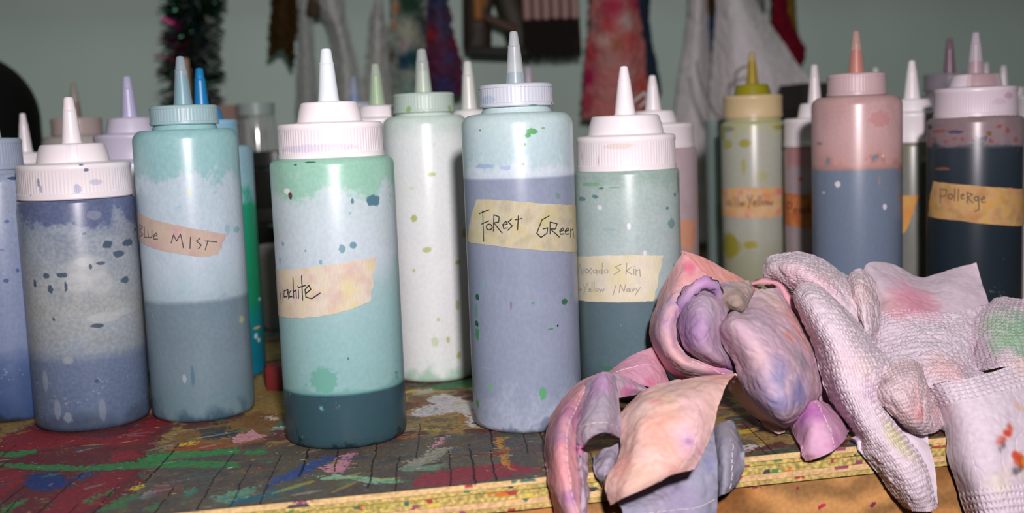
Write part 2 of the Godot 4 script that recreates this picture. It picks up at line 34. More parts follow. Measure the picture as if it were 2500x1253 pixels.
	{"k":"n","label":"far bottle with tiny white spout tip behind the salmon spout","p":[0.3729,-1.15],"d":[29.7,160.2,172.6,185.7,22.2,185.7,0.0,215.5,4.0,2.4],"zones":[[160.4,234,226,228,0.88],[-86.5,234,226,228,0.88]],"lev":99.8,"liq":[150,130,160],"cap":[234,226,228],"step":[234,226,228],"noz":[234,226,228],"res":[],"ca":1.0,"scuff":0,"near":0,"spots":[],"cspots":[]},
	{"k":"w","label":"white-lidded grey squeeze bottle with a scrap of yellow tape, right of salmon bottle","p":[0.3204,-0.9],"d":[23.3,142.3,145.2,168.8,23.0,179.1,15.4,209.1,6.5,2.5],"zones":[[142.9,128,128,108,0.85],[122.6,130,132,120,0.83],[6.7,138,138,132,0.83]],"lev":122.6,"liq":[90,90,80],"cap":[234,226,228],"step":[234,226,228],"noz":[234,226,228],"res":[],"ca":1.0,"scuff":0,"near":0,"spots":[],"cspots":[],"tape":{"top":[[-60,104.2],[-34.5,104.2],[-20.3,104.2],[-6.9,104.4]],"bot":[[-60,73.7],[-34.5,74.7],[-28.4,77.9],[-22.4,84.4]],"col":[210,160,90],"ink":[0,0,0],"w":0.5,"stain":[[220,120,50,0.5]],"strokes":[]}},
	{"k":"n","label":"far squeeze bottle with dull purple spout and translucent lid","p":[0.3968,-1.02],"d":[29.6,178.4,186.8,202.0,22.4,202.0,0.0,233.4,5.2,2.4],"zones":[[178.1,150,138,148,0.78],[-0.6,140,130,140,0.85]],"lev":122.9,"liq":[60,40,60],"cap":[150,140,152],"step":[150,140,152],"noz":[128,98,114],"res":[],"ca":0.75,"scuff":0,"near":0,"spots":[],"cspots":[]},
	{"k":"n","label":"far bottle showing a tiny white spout tip just right of the speckled spout","p":[0.4886,-1.16],"d":[29.0,164.2,176.6,191.1,21.3,191.1,0.0,216.6,3.9,2.3],"zones":[[156.1,234,226,228,0.88],[-93.3,234,226,228,0.88]],"lev":94.9,"liq":[150,130,160],"cap":[234,226,228],"step":[234,226,228],"noz":[214,206,210],"res":[],"ca":1.0,"scuff":0,"near":0,"spots":[],"cspots":[]},
	{"k":"n","label":"far bottle with small white spout nearest the right edge of the picture","p":[0.4582,-1.05],"d":[27.9,161.9,173.1,188.1,20.6,188.1,0.0,208.6,4.2,2.4],"zones":[[156.5,234,226,228,0.88],[-69.0,234,226,228,0.88]],"lev":101.1,"liq":[150,130,160],"cap":[234,226,228],"step":[234,226,228],"noz":[214,206,210],"res":[],"ca":1.0,"scuff":0,"near":0,"spots":[],"cspots":[]},
	{"k":"w","label":"dark slate squeeze bottle with wide lid and stained tan tape at the right","p":[0.3274,-0.795],"d":[32.0,159.4,162.8,183.8,27.7,193.1,17.3,221.8,5.9,2.4],"zones":[[159.6,150,128,132,0.73],[145.3,142,120,126,0.75],[142.6,60,70,80,0.63],[87.6,48,60,70,0.55],[2.6,44,56,66,0.55]],"lev":142.0,"liq":[22,32,42],"cap":[212,198,206],"step":[212,198,206],"noz":[206,192,202],"res":[0.3,150,90,90],"ca":1.0,"scuff":0.3,"near":1,"spots":[[-46.6,154.0,5.9,1.4,70,60,90,0.9],[-70.5,154.8,8.2,1.4,150,52,46,0.55],[-6.6,152.4,2.0,2.0,110,80,40,0.9],[5.7,156.8,2.3,1.4,150,52,46,0.65],[16.8,153.8,1.8,2.3,150,52,46,0.55],[-18.2,156.2,1.8,1.4,150,52,46,0.45],[-89.4,157.7,4.9,1.7,40,50,60,0.9],[-36.7,148.9,1.8,1.2,150,52,46,0.55],[-4.1,146.9,2.0,1.2,150,52,46,0.55],[30.4,147.5,2.3,2.0,150,52,46,0.55],[-57.5,147.7,2.1,1.2,150,52,46,0.45],[-63.4,128.9,7.7,1.2,140,90,60,0.8],[-97.5,147.7,6.6,4.0,160,90,100,0.8],[-25.0,150.0,1.3,1.4,150,52,46,0.55],[-46.6,149.5,2.1,0.9,150,52,46,0.55]],"cspots":[[28.1,177.3,4.6,2.3,190,150,170],[10.5,173.4,5.8,2.3,200,180,190],[-0.6,163.4,23.0,0.9,90,40,40]],"tape":{"top":[[-79.2,119.9],[-41.3,118.3],[-3.6,116.0],[24.1,114.5],[38.7,113.4],[75,113.4]],"bot":[[-94.7,94.9],[-41.0,93.6],[-3.3,90.7],[24.8,88.8],[37.7,88.2],[75,88.2]],"col":[194,160,112],"ink":[104,84,70],"w":0.7,"stain":[[210,150,60,0.6],[160,130,80,0.6],[190,90,50,0.3]],"strokes":[[[-65.5,115.1],[-65.4,105.2]],[[-65.5,115.1],[-55.9,114.2],[-57.4,110.5],[-65.5,109.5]],[[-48.1,110.7],[-47.8,109.4],[-49.4,108.3],[-52.0,108.2],[-54.1,109.1],[-54.2,110.4],[-52.3,111.5],[-49.7,111.5],[-47.9,110.6]],[[-45.3,115.7],[-46.0,107.0]],[[-40.9,115.3],[-41.6,107.0]],[[-38.3,110.0],[-34.5,110.6],[-35.7,111.9],[-38.3,110.4],[-37.5,108.4],[-34.2,108.7]],[[-30.9,112.9],[-30.8,105.6]],[[-30.9,112.9],[-24.8,111.4],[-30.1,109.2],[-24.3,105.6]],[[-18.4,109.1],[-18.2,108.0],[-19.4,107.2],[-21.3,107.1],[-22.7,107.9],[-22.8,109.0],[-21.5,109.8],[-19.6,109.8],[-18.3,109.0]],[[-18.1,109.9],[-17.5,101.2],[-21.8,99.8]],[[-15.2,107.7],[-10.9,108.4],[-12.2,110.0],[-15.2,108.2],[-14.3,105.9],[-10.4,106.1]]]}},
	{"k":"w","label":"bottle with white lid cut off by the right edge of the picture","p":[0.4345,-0.92],"d":[28.6,146.3,158.8,178.6,22.6,187.4,13.6,215.1,5.4,2.4],"zones":[[146.9,234,226,228,0.88],[-0.3,234,226,228,0.88]],"lev":91.9,"liq":[150,130,150],"cap":[214,208,212],"step":[214,208,212],"noz":[234,226,228],"res":[],"ca":1.0,"scuff":0,"near":0,"spots":[],"cspots":[]}]
const POLYS = [
	[[82,80,76],[[-262.8,124.5],[31.1,83.0],[9.6,-10.0],[-74.4,-25.5],[-231.0,-14.0]]],
	[[100,36,42],[[-278.8,121.8],[-265.7,197.5],[-210.3,209.0],[-178.7,186.9],[-182.0,89.3],[-182.1,39.6],[-202.2,-7.3],[-251.8,2.9]]],
	[[140,38,48],[[-273.6,171.4],[-259.6,190.4],[-246.6,171.3],[-213.8,150.6],[-203.3,156.1],[-188.7,190.5],[-180.1,177.2],[-189.2,133.0],[-199.5,127.9],[-223.2,140.4],[-253.1,137.7],[-267.0,142.5]]],
	[[132,40,50],[[-261.4,100.6],[-244.0,94.9],[-242.0,76.1],[-242.6,52.7],[-249.8,51.9]]],
	[[128,38,50],[[-213.1,56.3],[-199.2,79.9],[-186.5,75.7],[-189.9,55.5],[-196.9,25.4],[-205.2,10.3],[-219.6,12.0],[-221.3,39.5]]],
	[[146,42,52],[[-202.2,116.1],[-191.6,116.7],[-185.6,102.3],[-203.6,96.6]]],
	[[128,92,48],[[-172.5,145.4],[-143.5,164.1],[-124.8,188.8],[-112.4,230.8],[-108.6,182.9],[-123.4,110.3],[-149.3,102.2],[-170.7,101.3]]],
	[[146,120,64],[[-136.4,239.8],[-112.6,344.4],[-107.4,171.8],[-124.6,178.0]]],
	[[150,72,44],[[-175.1,102.8],[-161.7,123.5],[-141.1,112.1],[-149.3,102.2],[-169.5,89.0]]],
	[[56,138,76],[[-265.9,137.9],[-248.8,138.0],[-243.0,130.0],[-256.5,123.9],[-263.2,126.2]]],
	[[54,140,76],[[-189.3,98.0],[-175.5,107.0],[-136.3,101.1],[-135.5,90.9],[-169.7,91.4],[-186.3,90.7]]],
	[[52,134,72],[[-260.9,115.8],[-237.8,104.2],[-215.6,94.4],[-197.1,94.4],[-173.7,89.6],[-148.1,81.7],[-134.8,73.4],[-134.8,63.6],[-172.5,77.0],[-197.3,80.8],[-235.4,92.0],[-258.5,105.7]]],
	[[56,140,80],[[-131.7,94.6],[-120.9,95.8],[-119.7,88.0],[-131.0,86.2]]],
	[[26,58,122],[[-241.9,75.4],[-236.8,88.7],[-228.7,88.3],[-217.5,70.1],[-216.2,57.3],[-229.6,53.1],[-238.4,68.0]]],
	[[40,70,130],[[-218.0,73.1],[-209.2,79.6],[-204.2,80.1],[-212.8,65.8]]],
	[[54,134,74],[[-205.5,28.2],[-192.7,47.6],[-192.2,41.6],[-202.6,26.6]]],
	[[54,134,74],[[-242.0,33.8],[-233.7,46.0],[-231.6,37.8],[-239.1,21.1]]],
	[[64,120,74],[[-191.6,26.8],[-180.1,39.0],[-184.5,15.4],[-194.7,11.0]]],
	[[64,124,76],[[-175.1,12.4],[-167.5,18.5],[-167.6,10.0],[-174.4,6.3]]],
	[[222,196,36],[[-168.4,124.1],[-159.8,127.3],[-159.6,118.4],[-166.6,116.6]]],
	[[206,190,50],[[-185.6,42.1],[-180.8,52.5],[-178.4,49.0],[-182.1,39.6]]],
	[[214,152,168],[[-139.5,126.5],[-130.9,140.1],[-121.4,124.7],[-123.5,117.4],[-138.9,111.3]]],
	[[206,190,180],[[-122.5,168.8],[-116.7,168.8],[-117.1,158.7],[-121.4,158.2]]],
	[[60,60,62],[[-163.9,151.7],[-143.1,154.0],[-146.3,127.1],[-155.2,125.7]]],
	[[36,58,74],[[-151.5,138.0],[-138.0,144.5],[-138.6,131.7],[-148.5,126.0]]],
	[[52,76,142],[[-121.9,29.8],[-106.0,52.5],[-99.7,61.6],[-91.1,67.9],[-82.5,71.3],[-89.4,58.1],[-102.1,40.5],[-117.9,25.2]]],
	[[44,98,120],[[-139.7,2.3],[-129.2,16.0],[-110.2,22.7],[-103.3,27.1],[-104.4,19.5],[-117.7,9.2],[-136.0,1.1]]],
	[[98,150,126],[[-145.8,12.1],[-137.1,25.0],[-121.9,29.8],[-127.4,18.6],[-136.2,6.0]]],
	[[70,128,108],[[-158.5,31.9],[-151.3,37.5],[-151.4,26.4],[-156.7,21.8]]],
	[[142,190,152],[[-94.3,34.4],[-86.2,36.6],[-76.5,28.5],[-55.4,18.1],[-56.9,13.2],[-71.5,15.3],[-82.6,27.1],[-92.4,28.9]]],
	[[206,140,160],[[-94.1,41.3],[-80.4,70.6],[-73.8,72.4],[-79.3,51.0],[-82.1,37.4]]],
	[[140,130,122],[[-180.8,29.6],[-173.0,43.2],[-162.3,53.3],[-169.0,41.9],[-176.6,25.1]]],
	[[110,70,72],[[-173.0,43.2],[-161.6,46.2],[-162.4,33.2],[-173.1,27.1]]],
	[[208,206,212],[[-37.5,146.5],[-17.1,189.0],[-10.0,192.4],[4.3,158.1],[-3.5,99.9],[-9.0,106.5],[-6.1,140.3],[-24.0,136.4],[-36.0,137.7]]],
	[[190,186,180],[[-28.4,205.4],[-14.1,212.4],[-18.9,195.7],[-29.7,193.7]]],
	[[142,46,62],[[-52.0,3.7],[-47.0,22.2],[-19.6,27.3],[1.3,27.6],[13.0,9.2],[-13.4,4.3],[-33.8,1.0]]],
	[[196,134,44],[[1.8,75.5],[7.5,75.3],[0.8,35.3],[-1.4,14.0],[-4.6,18.7],[-2.9,44.2]]],
	[[150,150,134],[[-50.6,45.1],[-33.1,66.5],[-22.0,66.8],[-36.0,43.9],[-47.7,33.1]]],
	[[110,140,120],[[-53.3,38.6],[-30.5,38.3],[-38.3,26.3],[-52.1,30.9]]],
	[[120,80,50],[[-31.7,200.5],[-20.0,167.0],[-34.0,155.7]]],
	[[40,44,52],[[-51.8,-2.8],[-44.0,-2.1],[-46.6,-7.6]]],
	[[206,196,60],[[-32.7,105.5],[-26.5,108.0],[-28.4,102.2]]],
	[[60,86,130],[[-26.3,60.1],[-18.4,61.5],[-21.3,56.8]]],
	[[214,150,170],[[-35.7,71.5],[-22.8,92.9],[-25.3,83.2],[-34.1,66.9]]],
	[[46,120,70],[[-27.8,211.3],[15.8,227.2],[11.7,202.7],[-9.7,204.5]]],
	[[130,50,52],[[-15.3,40.7],[4.4,53.7],[0.2,43.2]]],
	[[206,202,200],[[69.3,4.7],[110.3,21.3],[133.4,17.4],[112.5,5.0],[74.3,-11.2]]],
	[[90,90,70],[[114.4,4.3],[147.1,12.7],[142.9,3.8],[113.0,-4.2]]],
	[[40,90,60],[[112.6,-2.6],[134.6,5.1],[142.9,3.8],[111.4,-8.0]]]]
const PINK = [
	{"n":"hood_fold","c":[224,178,180],"wr":0.5,"st":[[0.86,0.75,1.0]],"g":[[[0.0961,0.9945,-0.6307],[0.1009,0.9895,-0.6267],[0.1069,0.983,-0.6248],[0.1162,0.9774,-0.6264]],[[0.0877,0.9779,-0.6391],[0.0893,0.9777,-0.615],[0.0934,0.9748,-0.6099],[0.1005,0.9727,-0.615]],[[0.0797,0.9592,-0.6398],[0.0795,0.9635,-0.6065],[0.0832,0.9636,-0.5984],[0.0885,0.9631,-0.6042]],[[0.0774,0.9478,-0.6375],[0.0771,0.9531,-0.6022],[0.081,0.9537,-0.5922],[0.0866,0.9517,-0.5981]],[[0.0801,0.9367,-0.6331],[0.0806,0.9428,-0.599],[0.0845,0.944,-0.588],[0.0923,0.9426,-0.5933]],[[0.0854,0.9275,-0.6272],[0.0881,0.9343,-0.5984],[0.0935,0.9375,-0.5877],[0.1046,0.9385,-0.5916]],[[0.0927,0.9231,-0.6226],[0.0969,0.9289,-0.6019],[0.1053,0.932,-0.5937],[0.1188,0.9329,-0.5922]]]},
	{"n":"pink_leaf","c":[228,172,164],"wr":0.5,"g":[[[0.0954,0.9953,-0.6345],[0.1101,0.9891,-0.6428],[0.1257,0.9799,-0.6512],[0.1412,0.9708,-0.6576],[0.1468,0.9688,-0.6633]],[[0.0988,0.9882,-0.6283],[0.1115,0.9822,-0.6353],[0.1255,0.9747,-0.6434],[0.1399,0.9661,-0.6497],[0.1461,0.9622,-0.6584]],[[0.1017,0.9785,-0.622],[0.1138,0.9729,-0.626],[0.1265,0.9655,-0.633],[0.1379,0.9589,-0.6378],[0.1438,0.9549,-0.6465]],[[0.1054,0.9665,-0.6246],[0.1165,0.9606,-0.6294],[0.1294,0.9543,-0.6364],[0.139,0.9494,-0.638],[0.1437,0.9463,-0.6436]]]},
	{"n":"rolled_end","c":[196,170,190],"wr":0.6,"g":[[[0.1001,0.9724,-0.6237],[0.1019,0.9769,-0.6123],[0.1079,0.976,-0.6124],[0.1142,0.9696,-0.6203]],[[0.0924,0.9664,-0.6166],[0.0949,0.9726,-0.5946],[0.1028,0.9729,-0.5902],[0.1164,0.966,-0.6071]],[[0.0885,0.9566,-0.6159],[0.0913,0.9641,-0.5804],[0.0987,0.9649,-0.574],[0.111,0.96,-0.5936]],[[0.0896,0.9454,-0.6142],[0.0913,0.9532,-0.5775],[0.0986,0.9532,-0.5711],[0.1087,0.9493,-0.5894]],[[0.0963,0.937,-0.6134],[0.0991,0.9429,-0.5848],[0.1061,0.9427,-0.5793],[0.1162,0.9384,-0.5927]],[[0.107,0.93,-0.6182],[0.1121,0.9312,-0.6065],[0.1176,0.9307,-0.6026],[0.1233,0.9302,-0.6036]]]},
	{"n":"rolled_sleeve","c":[204,174,188],"wr":0.7,"g":[[[0.1127,0.9615,-0.5997],[0.1144,0.9681,-0.5836],[0.1208,0.9659,-0.5886],[0.1342,0.9725,-0.6198],[0.1448,0.9719,-0.6312],[0.1532,0.9714,-0.6422]],[[0.1067,0.9574,-0.5938],[0.1097,0.9644,-0.5654],[0.1216,0.9644,-0.5676],[0.1377,0.965,-0.6012],[0.1509,0.9648,-0.6207],[0.1598,0.9561,-0.6385]],[[0.11,0.9492,-0.5867],[0.1138,0.9565,-0.5585],[0.1258,0.9564,-0.5588],[0.1408,0.9559,-0.5826],[0.1552,0.9519,-0.6071],[0.1649,0.9437,-0.6298]],[[0.1145,0.9399,-0.5808],[0.1179,0.9469,-0.5535],[0.1278,0.9482,-0.5506],[0.1409,0.9476,-0.5664],[0.1568,0.9424,-0.595],[0.1676,0.9338,-0.6178]],[[0.1162,0.9319,-0.5763],[0.1196,0.9387,-0.5481],[0.1292,0.9392,-0.5442],[0.1421,0.9385,-0.559],[0.1564,0.9333,-0.5854],[0.1667,0.9243,-0.6082]],[[0.1212,0.9226,-0.5734],[0.1228,0.929,-0.5449],[0.1313,0.9297,-0.5408],[0.1428,0.928,-0.5544],[0.1553,0.9242,-0.5776],[0.1641,0.9199,-0.5982]],[[0.1313,0.9119,-0.5762],[0.1311,0.9168,-0.5532],[0.1355,0.9187,-0.5502],[0.1427,0.9195,-0.5582],[0.1515,0.9182,-0.575],[0.1604,0.9171,-0.5918]],[[0.1412,0.9042,-0.5866],[0.1401,0.907,-0.5768],[0.1424,0.9079,-0.5772],[0.1465,0.909,-0.5808],[0.151,0.9108,-0.5854],[0.1591,0.9129,-0.5954]]]},
	{"n":"cuff","c":[206,160,186],"wr":0.5,"st":[[0.62,0.05,0.95]],"g":[[[0.1456,0.9047,-0.5931],[0.1431,0.9085,-0.5774],[0.1457,0.9162,-0.5692],[0.1528,0.9212,-0.5724],[0.1635,0.9155,-0.5905],[0.1757,0.9061,-0.6116]],[[0.1426,0.9021,-0.5706],[0.1432,0.9037,-0.5678],[0.1456,0.9125,-0.553],[0.1539,0.9163,-0.5574],[0.1657,0.9111,-0.5757],[0.1781,0.9022,-0.6016]],[[0.1409,0.9007,-0.5503],[0.1418,0.9014,-0.5504],[0.146,0.9045,-0.5465],[0.1547,0.9086,-0.549],[0.1664,0.9068,-0.5673],[0.1735,0.9022,-0.5818]],[[0.1432,0.8966,-0.5507],[0.1441,0.8963,-0.5509],[0.1474,0.8993,-0.5448],[0.156,0.9026,-0.5464],[0.1665,0.9034,-0.5626],[0.1702,0.902,-0.5708]]]},
	{"n":"peach_flap","c":[228,188,178],"wr":0.6,"st":[[0.8,0.15,0.95]],"ecol":1,"g":[[[0.0572,0.9216,-0.5773],[0.0667,0.9316,-0.5692],[0.0798,0.9344,-0.5716],[0.0951,0.9355,-0.5744],[0.1153,0.9348,-0.5819]],[[0.0518,0.9227,-0.5547],[0.0614,0.9312,-0.5418],[0.0734,0.9339,-0.5412],[0.0879,0.9357,-0.544],[0.1057,0.9347,-0.559]],[[0.0498,0.9167,-0.5386],[0.0578,0.9254,-0.5216],[0.0704,0.9279,-0.5212],[0.0826,0.9296,-0.5246],[0.0981,0.9288,-0.5412]],[[0.0478,0.91,-0.5265],[0.0553,0.918,-0.5094],[0.0676,0.9206,-0.509],[0.0808,0.9214,-0.5146],[0.0931,0.9211,-0.5286]],[[0.0412,0.9041,-0.5154],[0.0512,0.9101,-0.5008],[0.0644,0.9135,-0.5006],[0.0774,0.9152,-0.5062],[0.0876,0.9153,-0.5179]],[[0.0393,0.8988,-0.5092],[0.0487,0.9052,-0.4954],[0.0618,0.9083,-0.4962],[0.0725,0.9116,-0.4994],[0.0838,0.9126,-0.5094]],[[0.0413,0.892,-0.5076],[0.0475,0.9003,-0.4942],[0.0587,0.9049,-0.4946],[0.0683,0.9088,-0.4966],[0.0794,0.909,-0.5028]]]},
	{"n":"tucked_fold","c":[228,188,178],"wr":0.4,"g":[[[0.1138,0.9358,-0.5778],[0.1183,0.9319,-0.5825],[0.124,0.9249,-0.5893],[0.1309,0.9152,-0.5915],[0.1365,0.907,-0.5877],[0.1406,0.9021,-0.5827]],[[0.1141,0.9306,-0.5904],[0.1186,0.9262,-0.596],[0.1241,0.9192,-0.6018],[0.1307,0.9101,-0.603],[0.136,0.9027,-0.5972],[0.1381,0.9022,-0.5803]],[[0.1169,0.9192,-0.6151],[0.1211,0.9147,-0.6216],[0.1257,0.9085,-0.6243],[0.1312,0.9021,-0.6204],[0.1323,0.9022,-0.5946],[0.1361,0.9022,-0.579]]]},
	{"n":"arched_hem","c":[222,166,172],"wr":0.5,"st":[[0.72,0.1,0.95]],"g":[[[0.0479,0.9363,-0.5932],[0.0448,0.9383,-0.5808],[0.0402,0.9386,-0.5721],[0.0361,0.9364,-0.5684]],[[0.0355,0.9324,-0.593],[0.0339,0.9348,-0.568],[0.0329,0.9334,-0.5589],[0.0324,0.9296,-0.5598]],[[0.0262,0.9266,-0.585],[0.0266,0.9311,-0.552],[0.0283,0.9298,-0.5442],[0.0304,0.9259,-0.5506]],[[0.0184,0.9193,-0.575],[0.0203,0.9266,-0.538],[0.024,0.9265,-0.53],[0.0281,0.9221,-0.5383]],[[0.0142,0.9121,-0.562],[0.0169,0.9204,-0.524],[0.0212,0.9217,-0.515],[0.0267,0.9174,-0.5262]],[[0.0127,0.9023,-0.552],[0.0158,0.913,-0.512],[0.0207,0.9145,-0.503],[0.0264,0.9103,-0.5163]],[[0.0129,0.8992,-0.525],[0.0166,0.905,-0.503],[0.0215,0.9061,-0.496],[0.0271,0.9025,-0.5096]],[[0.0149,0.8887,-0.526],[0.0184,0.8966,-0.499],[0.0229,0.8988,-0.492],[0.0292,0.8945,-0.5071]],[[0.0175,0.8778,-0.526],[0.0213,0.8876,-0.496],[0.0257,0.8903,-0.4906],[0.0317,0.8868,-0.5057]]]},
	{"n":"grey_fold","c":[172,158,174],"wr":0.7,"st":[[0.5,0.0,1.0,1,0.7]],"g":[[[0.0352,0.9358,-0.5682],[0.04,0.9417,-0.5592],[0.0452,0.9436,-0.5592],[0.0507,0.9388,-0.5691]],[[0.0323,0.9301,-0.5578],[0.0376,0.9354,-0.545],[0.0437,0.9364,-0.5442],[0.0506,0.9316,-0.5574]],[[0.029,0.9242,-0.5444],[0.0344,0.9299,-0.5306],[0.0424,0.9305,-0.5312],[0.0507,0.9235,-0.5476]],[[0.0271,0.919,-0.5332],[0.0326,0.9257,-0.5204],[0.041,0.9255,-0.5221],[0.0503,0.9174,-0.5397]],[[0.0279,0.9118,-0.5264],[0.0331,0.9214,-0.5166],[0.0401,0.9243,-0.518],[0.0501,0.9148,-0.5377]]]},
	{"n":"ruffled_edge","c":[176,156,170],"wr":1.4,"g":[[[0.0265,0.9167,-0.5301],[0.0291,0.9157,-0.5217],[0.032,0.9106,-0.5292]],[[0.0255,0.9075,-0.5191],[0.0287,0.9093,-0.5128],[0.032,0.9036,-0.5244]],[[0.0255,0.9011,-0.5082],[0.0285,0.9033,-0.501],[0.0318,0.8981,-0.5165]],[[0.0253,0.8937,-0.5033],[0.0279,0.8954,-0.496],[0.0306,0.8923,-0.5094]],[[0.0234,0.886,-0.5],[0.0267,0.8879,-0.4928],[0.0294,0.885,-0.5062]]]},
	{"n":"curled_edge","c":[168,158,174],"wr":0.8,"g":[[[0.0367,0.902,-0.5509],[0.0408,0.9072,-0.5448],[0.0459,0.9094,-0.5438],[0.0514,0.911,-0.5498]],[[0.0355,0.9014,-0.53],[0.0384,0.9041,-0.5286],[0.0436,0.907,-0.5306],[0.0507,0.9056,-0.5448]],[[0.0393,0.8936,-0.5308],[0.0399,0.9008,-0.522],[0.0424,0.9019,-0.5255],[0.049,0.9021,-0.5386]]]},
	{"n":"pink_leaf","c":[220,164,180],"wr":0.5,"st":[[0.5,0.05,0.9,1,0.45]],"g":[[[0.0511,0.931,-0.6154],[0.062,0.9366,-0.6232],[0.072,0.9395,-0.6288],[0.0784,0.9402,-0.6338],[0.0834,0.9371,-0.6386]],[[0.0525,0.9342,-0.596],[0.062,0.9344,-0.6026],[0.0717,0.9342,-0.6092],[0.0787,0.9313,-0.6163],[0.0837,0.9281,-0.625]],[[0.0565,0.9332,-0.5918],[0.0654,0.9291,-0.5944],[0.0714,0.9264,-0.5974],[0.0769,0.9242,-0.6023],[0.0838,0.9239,-0.6133]]]},
	{"n":"tucked_edge","c":[190,166,180],"wr":0.5,"g":[[[0.05,0.9395,-0.5719],[0.0574,0.9353,-0.5792],[0.0647,0.9305,-0.5845],[0.0722,0.9255,-0.5898]],[[0.0508,0.9357,-0.5642],[0.0565,0.9334,-0.5712],[0.0629,0.9307,-0.5763],[0.0701,0.9261,-0.5835]],[[0.0521,0.9283,-0.5665],[0.0578,0.9272,-0.5754],[0.0638,0.9264,-0.5814],[0.0699,0.9234,-0.5874]]]},
	{"n":"hanging_fold","c":[150,150,168],"wr":0.8,"st":[[0.5,0.05,0.95,1,0.72]],"g":[[[0.0449,0.8935,-0.5319],[0.0577,0.8995,-0.5344],[0.0745,0.9023,-0.5542],[0.0901,0.9107,-0.56],[0.0991,0.9126,-0.5636]],[[0.0457,0.8893,-0.5203],[0.0582,0.8907,-0.5238],[0.0728,0.8943,-0.5296],[0.0862,0.9011,-0.5322],[0.0963,0.9031,-0.538]],[[0.0473,0.8858,-0.5148],[0.0579,0.8866,-0.514],[0.0709,0.8869,-0.5176],[0.0841,0.8871,-0.5212],[0.0945,0.8889,-0.53]],[[0.0468,0.875,-0.5128],[0.0573,0.8748,-0.512],[0.0702,0.8734,-0.5146],[0.0833,0.8725,-0.5182],[0.0928,0.871,-0.5268]]]},
	{"n":"hem_flap","c":[146,144,158],"wr":0.6,"st":[[0.55,0.25,0.9]],"g":[[[0.0987,0.9088,-0.5713],[0.1038,0.9127,-0.5664],[0.1103,0.9129,-0.5705],[0.114,0.9069,-0.5779]],[[0.0973,0.9044,-0.5536],[0.1004,0.9096,-0.5436],[0.1077,0.9082,-0.5488],[0.1135,0.902,-0.5596]],[[0.0963,0.8974,-0.5419],[0.0992,0.9015,-0.5328],[0.1058,0.8994,-0.5389],[0.111,0.8982,-0.5447]],[[0.0956,0.8899,-0.536],[0.0981,0.8937,-0.5278],[0.1036,0.8921,-0.5346],[0.1088,0.8912,-0.5443]],[[0.0954,0.8851,-0.5331],[0.0968,0.8887,-0.5266],[0.1009,0.8888,-0.5312],[0.1056,0.889,-0.5389]]]},
	{"n":"tuft_fold","c":[180,162,158],"wr":1.0,"g":[[[0.1124,0.9721,-0.6287],[0.1164,0.978,-0.6216],[0.1247,0.9775,-0.623],[0.1319,0.9773,-0.629],[0.1373,0.9719,-0.6396]],[[0.1119,0.9683,-0.6141],[0.1152,0.9715,-0.604],[0.1219,0.9727,-0.6032],[0.1311,0.9689,-0.6174],[0.1368,0.9632,-0.6347]],[[0.115,0.9649,-0.6117],[0.118,0.9671,-0.5997],[0.123,0.9659,-0.6006],[0.1311,0.9625,-0.6145],[0.1361,0.9575,-0.6327]],[[0.1211,0.9605,-0.6176],[0.1232,0.961,-0.6112],[0.1266,0.9603,-0.6118],[0.1323,0.9581,-0.6214],[0.1349,0.9562,-0.6296]]]},
	{"n":"collar_roll","c":[186,156,190],"tube":3.6,"g":[[[0.0906,0.9642,-0.6104],[0.0913,0.9708,-0.6027],[0.0944,0.9765,-0.5994],[0.0989,0.9801,-0.5982],[0.1038,0.9812,-0.6],[0.1091,0.9783,-0.6048],[0.1124,0.9714,-0.6112],[0.1127,0.9675,-0.6162]]]},
	{"n":"twisted_edge","c":[214,156,166],"tube":2.0,"g":[[[0.1385,0.9725,-0.6494],[0.1441,0.9741,-0.6465],[0.15,0.9735,-0.6455],[0.1539,0.9709,-0.6423],[0.1572,0.963,-0.6371],[0.1615,0.9546,-0.634],[0.1662,0.9444,-0.631],[0.1682,0.9348,-0.6218]]]},
	{"n":"lavender_lining","c":[176,160,190],"wr":0.3,"g":[[[0.158,0.9638,-0.6478],[0.1612,0.9617,-0.6493],[0.1646,0.9565,-0.6498]],[[0.1609,0.956,-0.6444],[0.1641,0.9542,-0.6459],[0.168,0.9487,-0.6466]],[[0.1666,0.945,-0.6406],[0.1693,0.9434,-0.641],[0.1722,0.9379,-0.6415]],[[0.1718,0.9314,-0.6357],[0.1741,0.9281,-0.6399],[0.1761,0.9239,-0.6422]]]},
	{"n":"ruched_fold","c":[212,166,186],"wr":0.6,"g":[[[0.1695,0.9188,-0.622],[0.1726,0.9224,-0.6263],[0.1752,0.9193,-0.6306],[0.1764,0.9152,-0.6327]],[[0.1668,0.9133,-0.6139],[0.1706,0.9144,-0.6146],[0.1752,0.9104,-0.621],[0.1781,0.9069,-0.6272]],[[0.1701,0.9056,-0.6145],[0.1742,0.9076,-0.6114],[0.1785,0.9022,-0.6159],[0.1779,0.9023,-0.6101]],[[0.1725,0.9022,-0.6006],[0.175,0.9021,-0.5972],[0.1754,0.9022,-0.5897],[0.1755,0.9021,-0.5869]],[[0.1679,0.9022,-0.5761],[0.169,0.9023,-0.5725],[0.1735,0.9021,-0.579],[0.1747,0.9022,-0.5801]]]}]
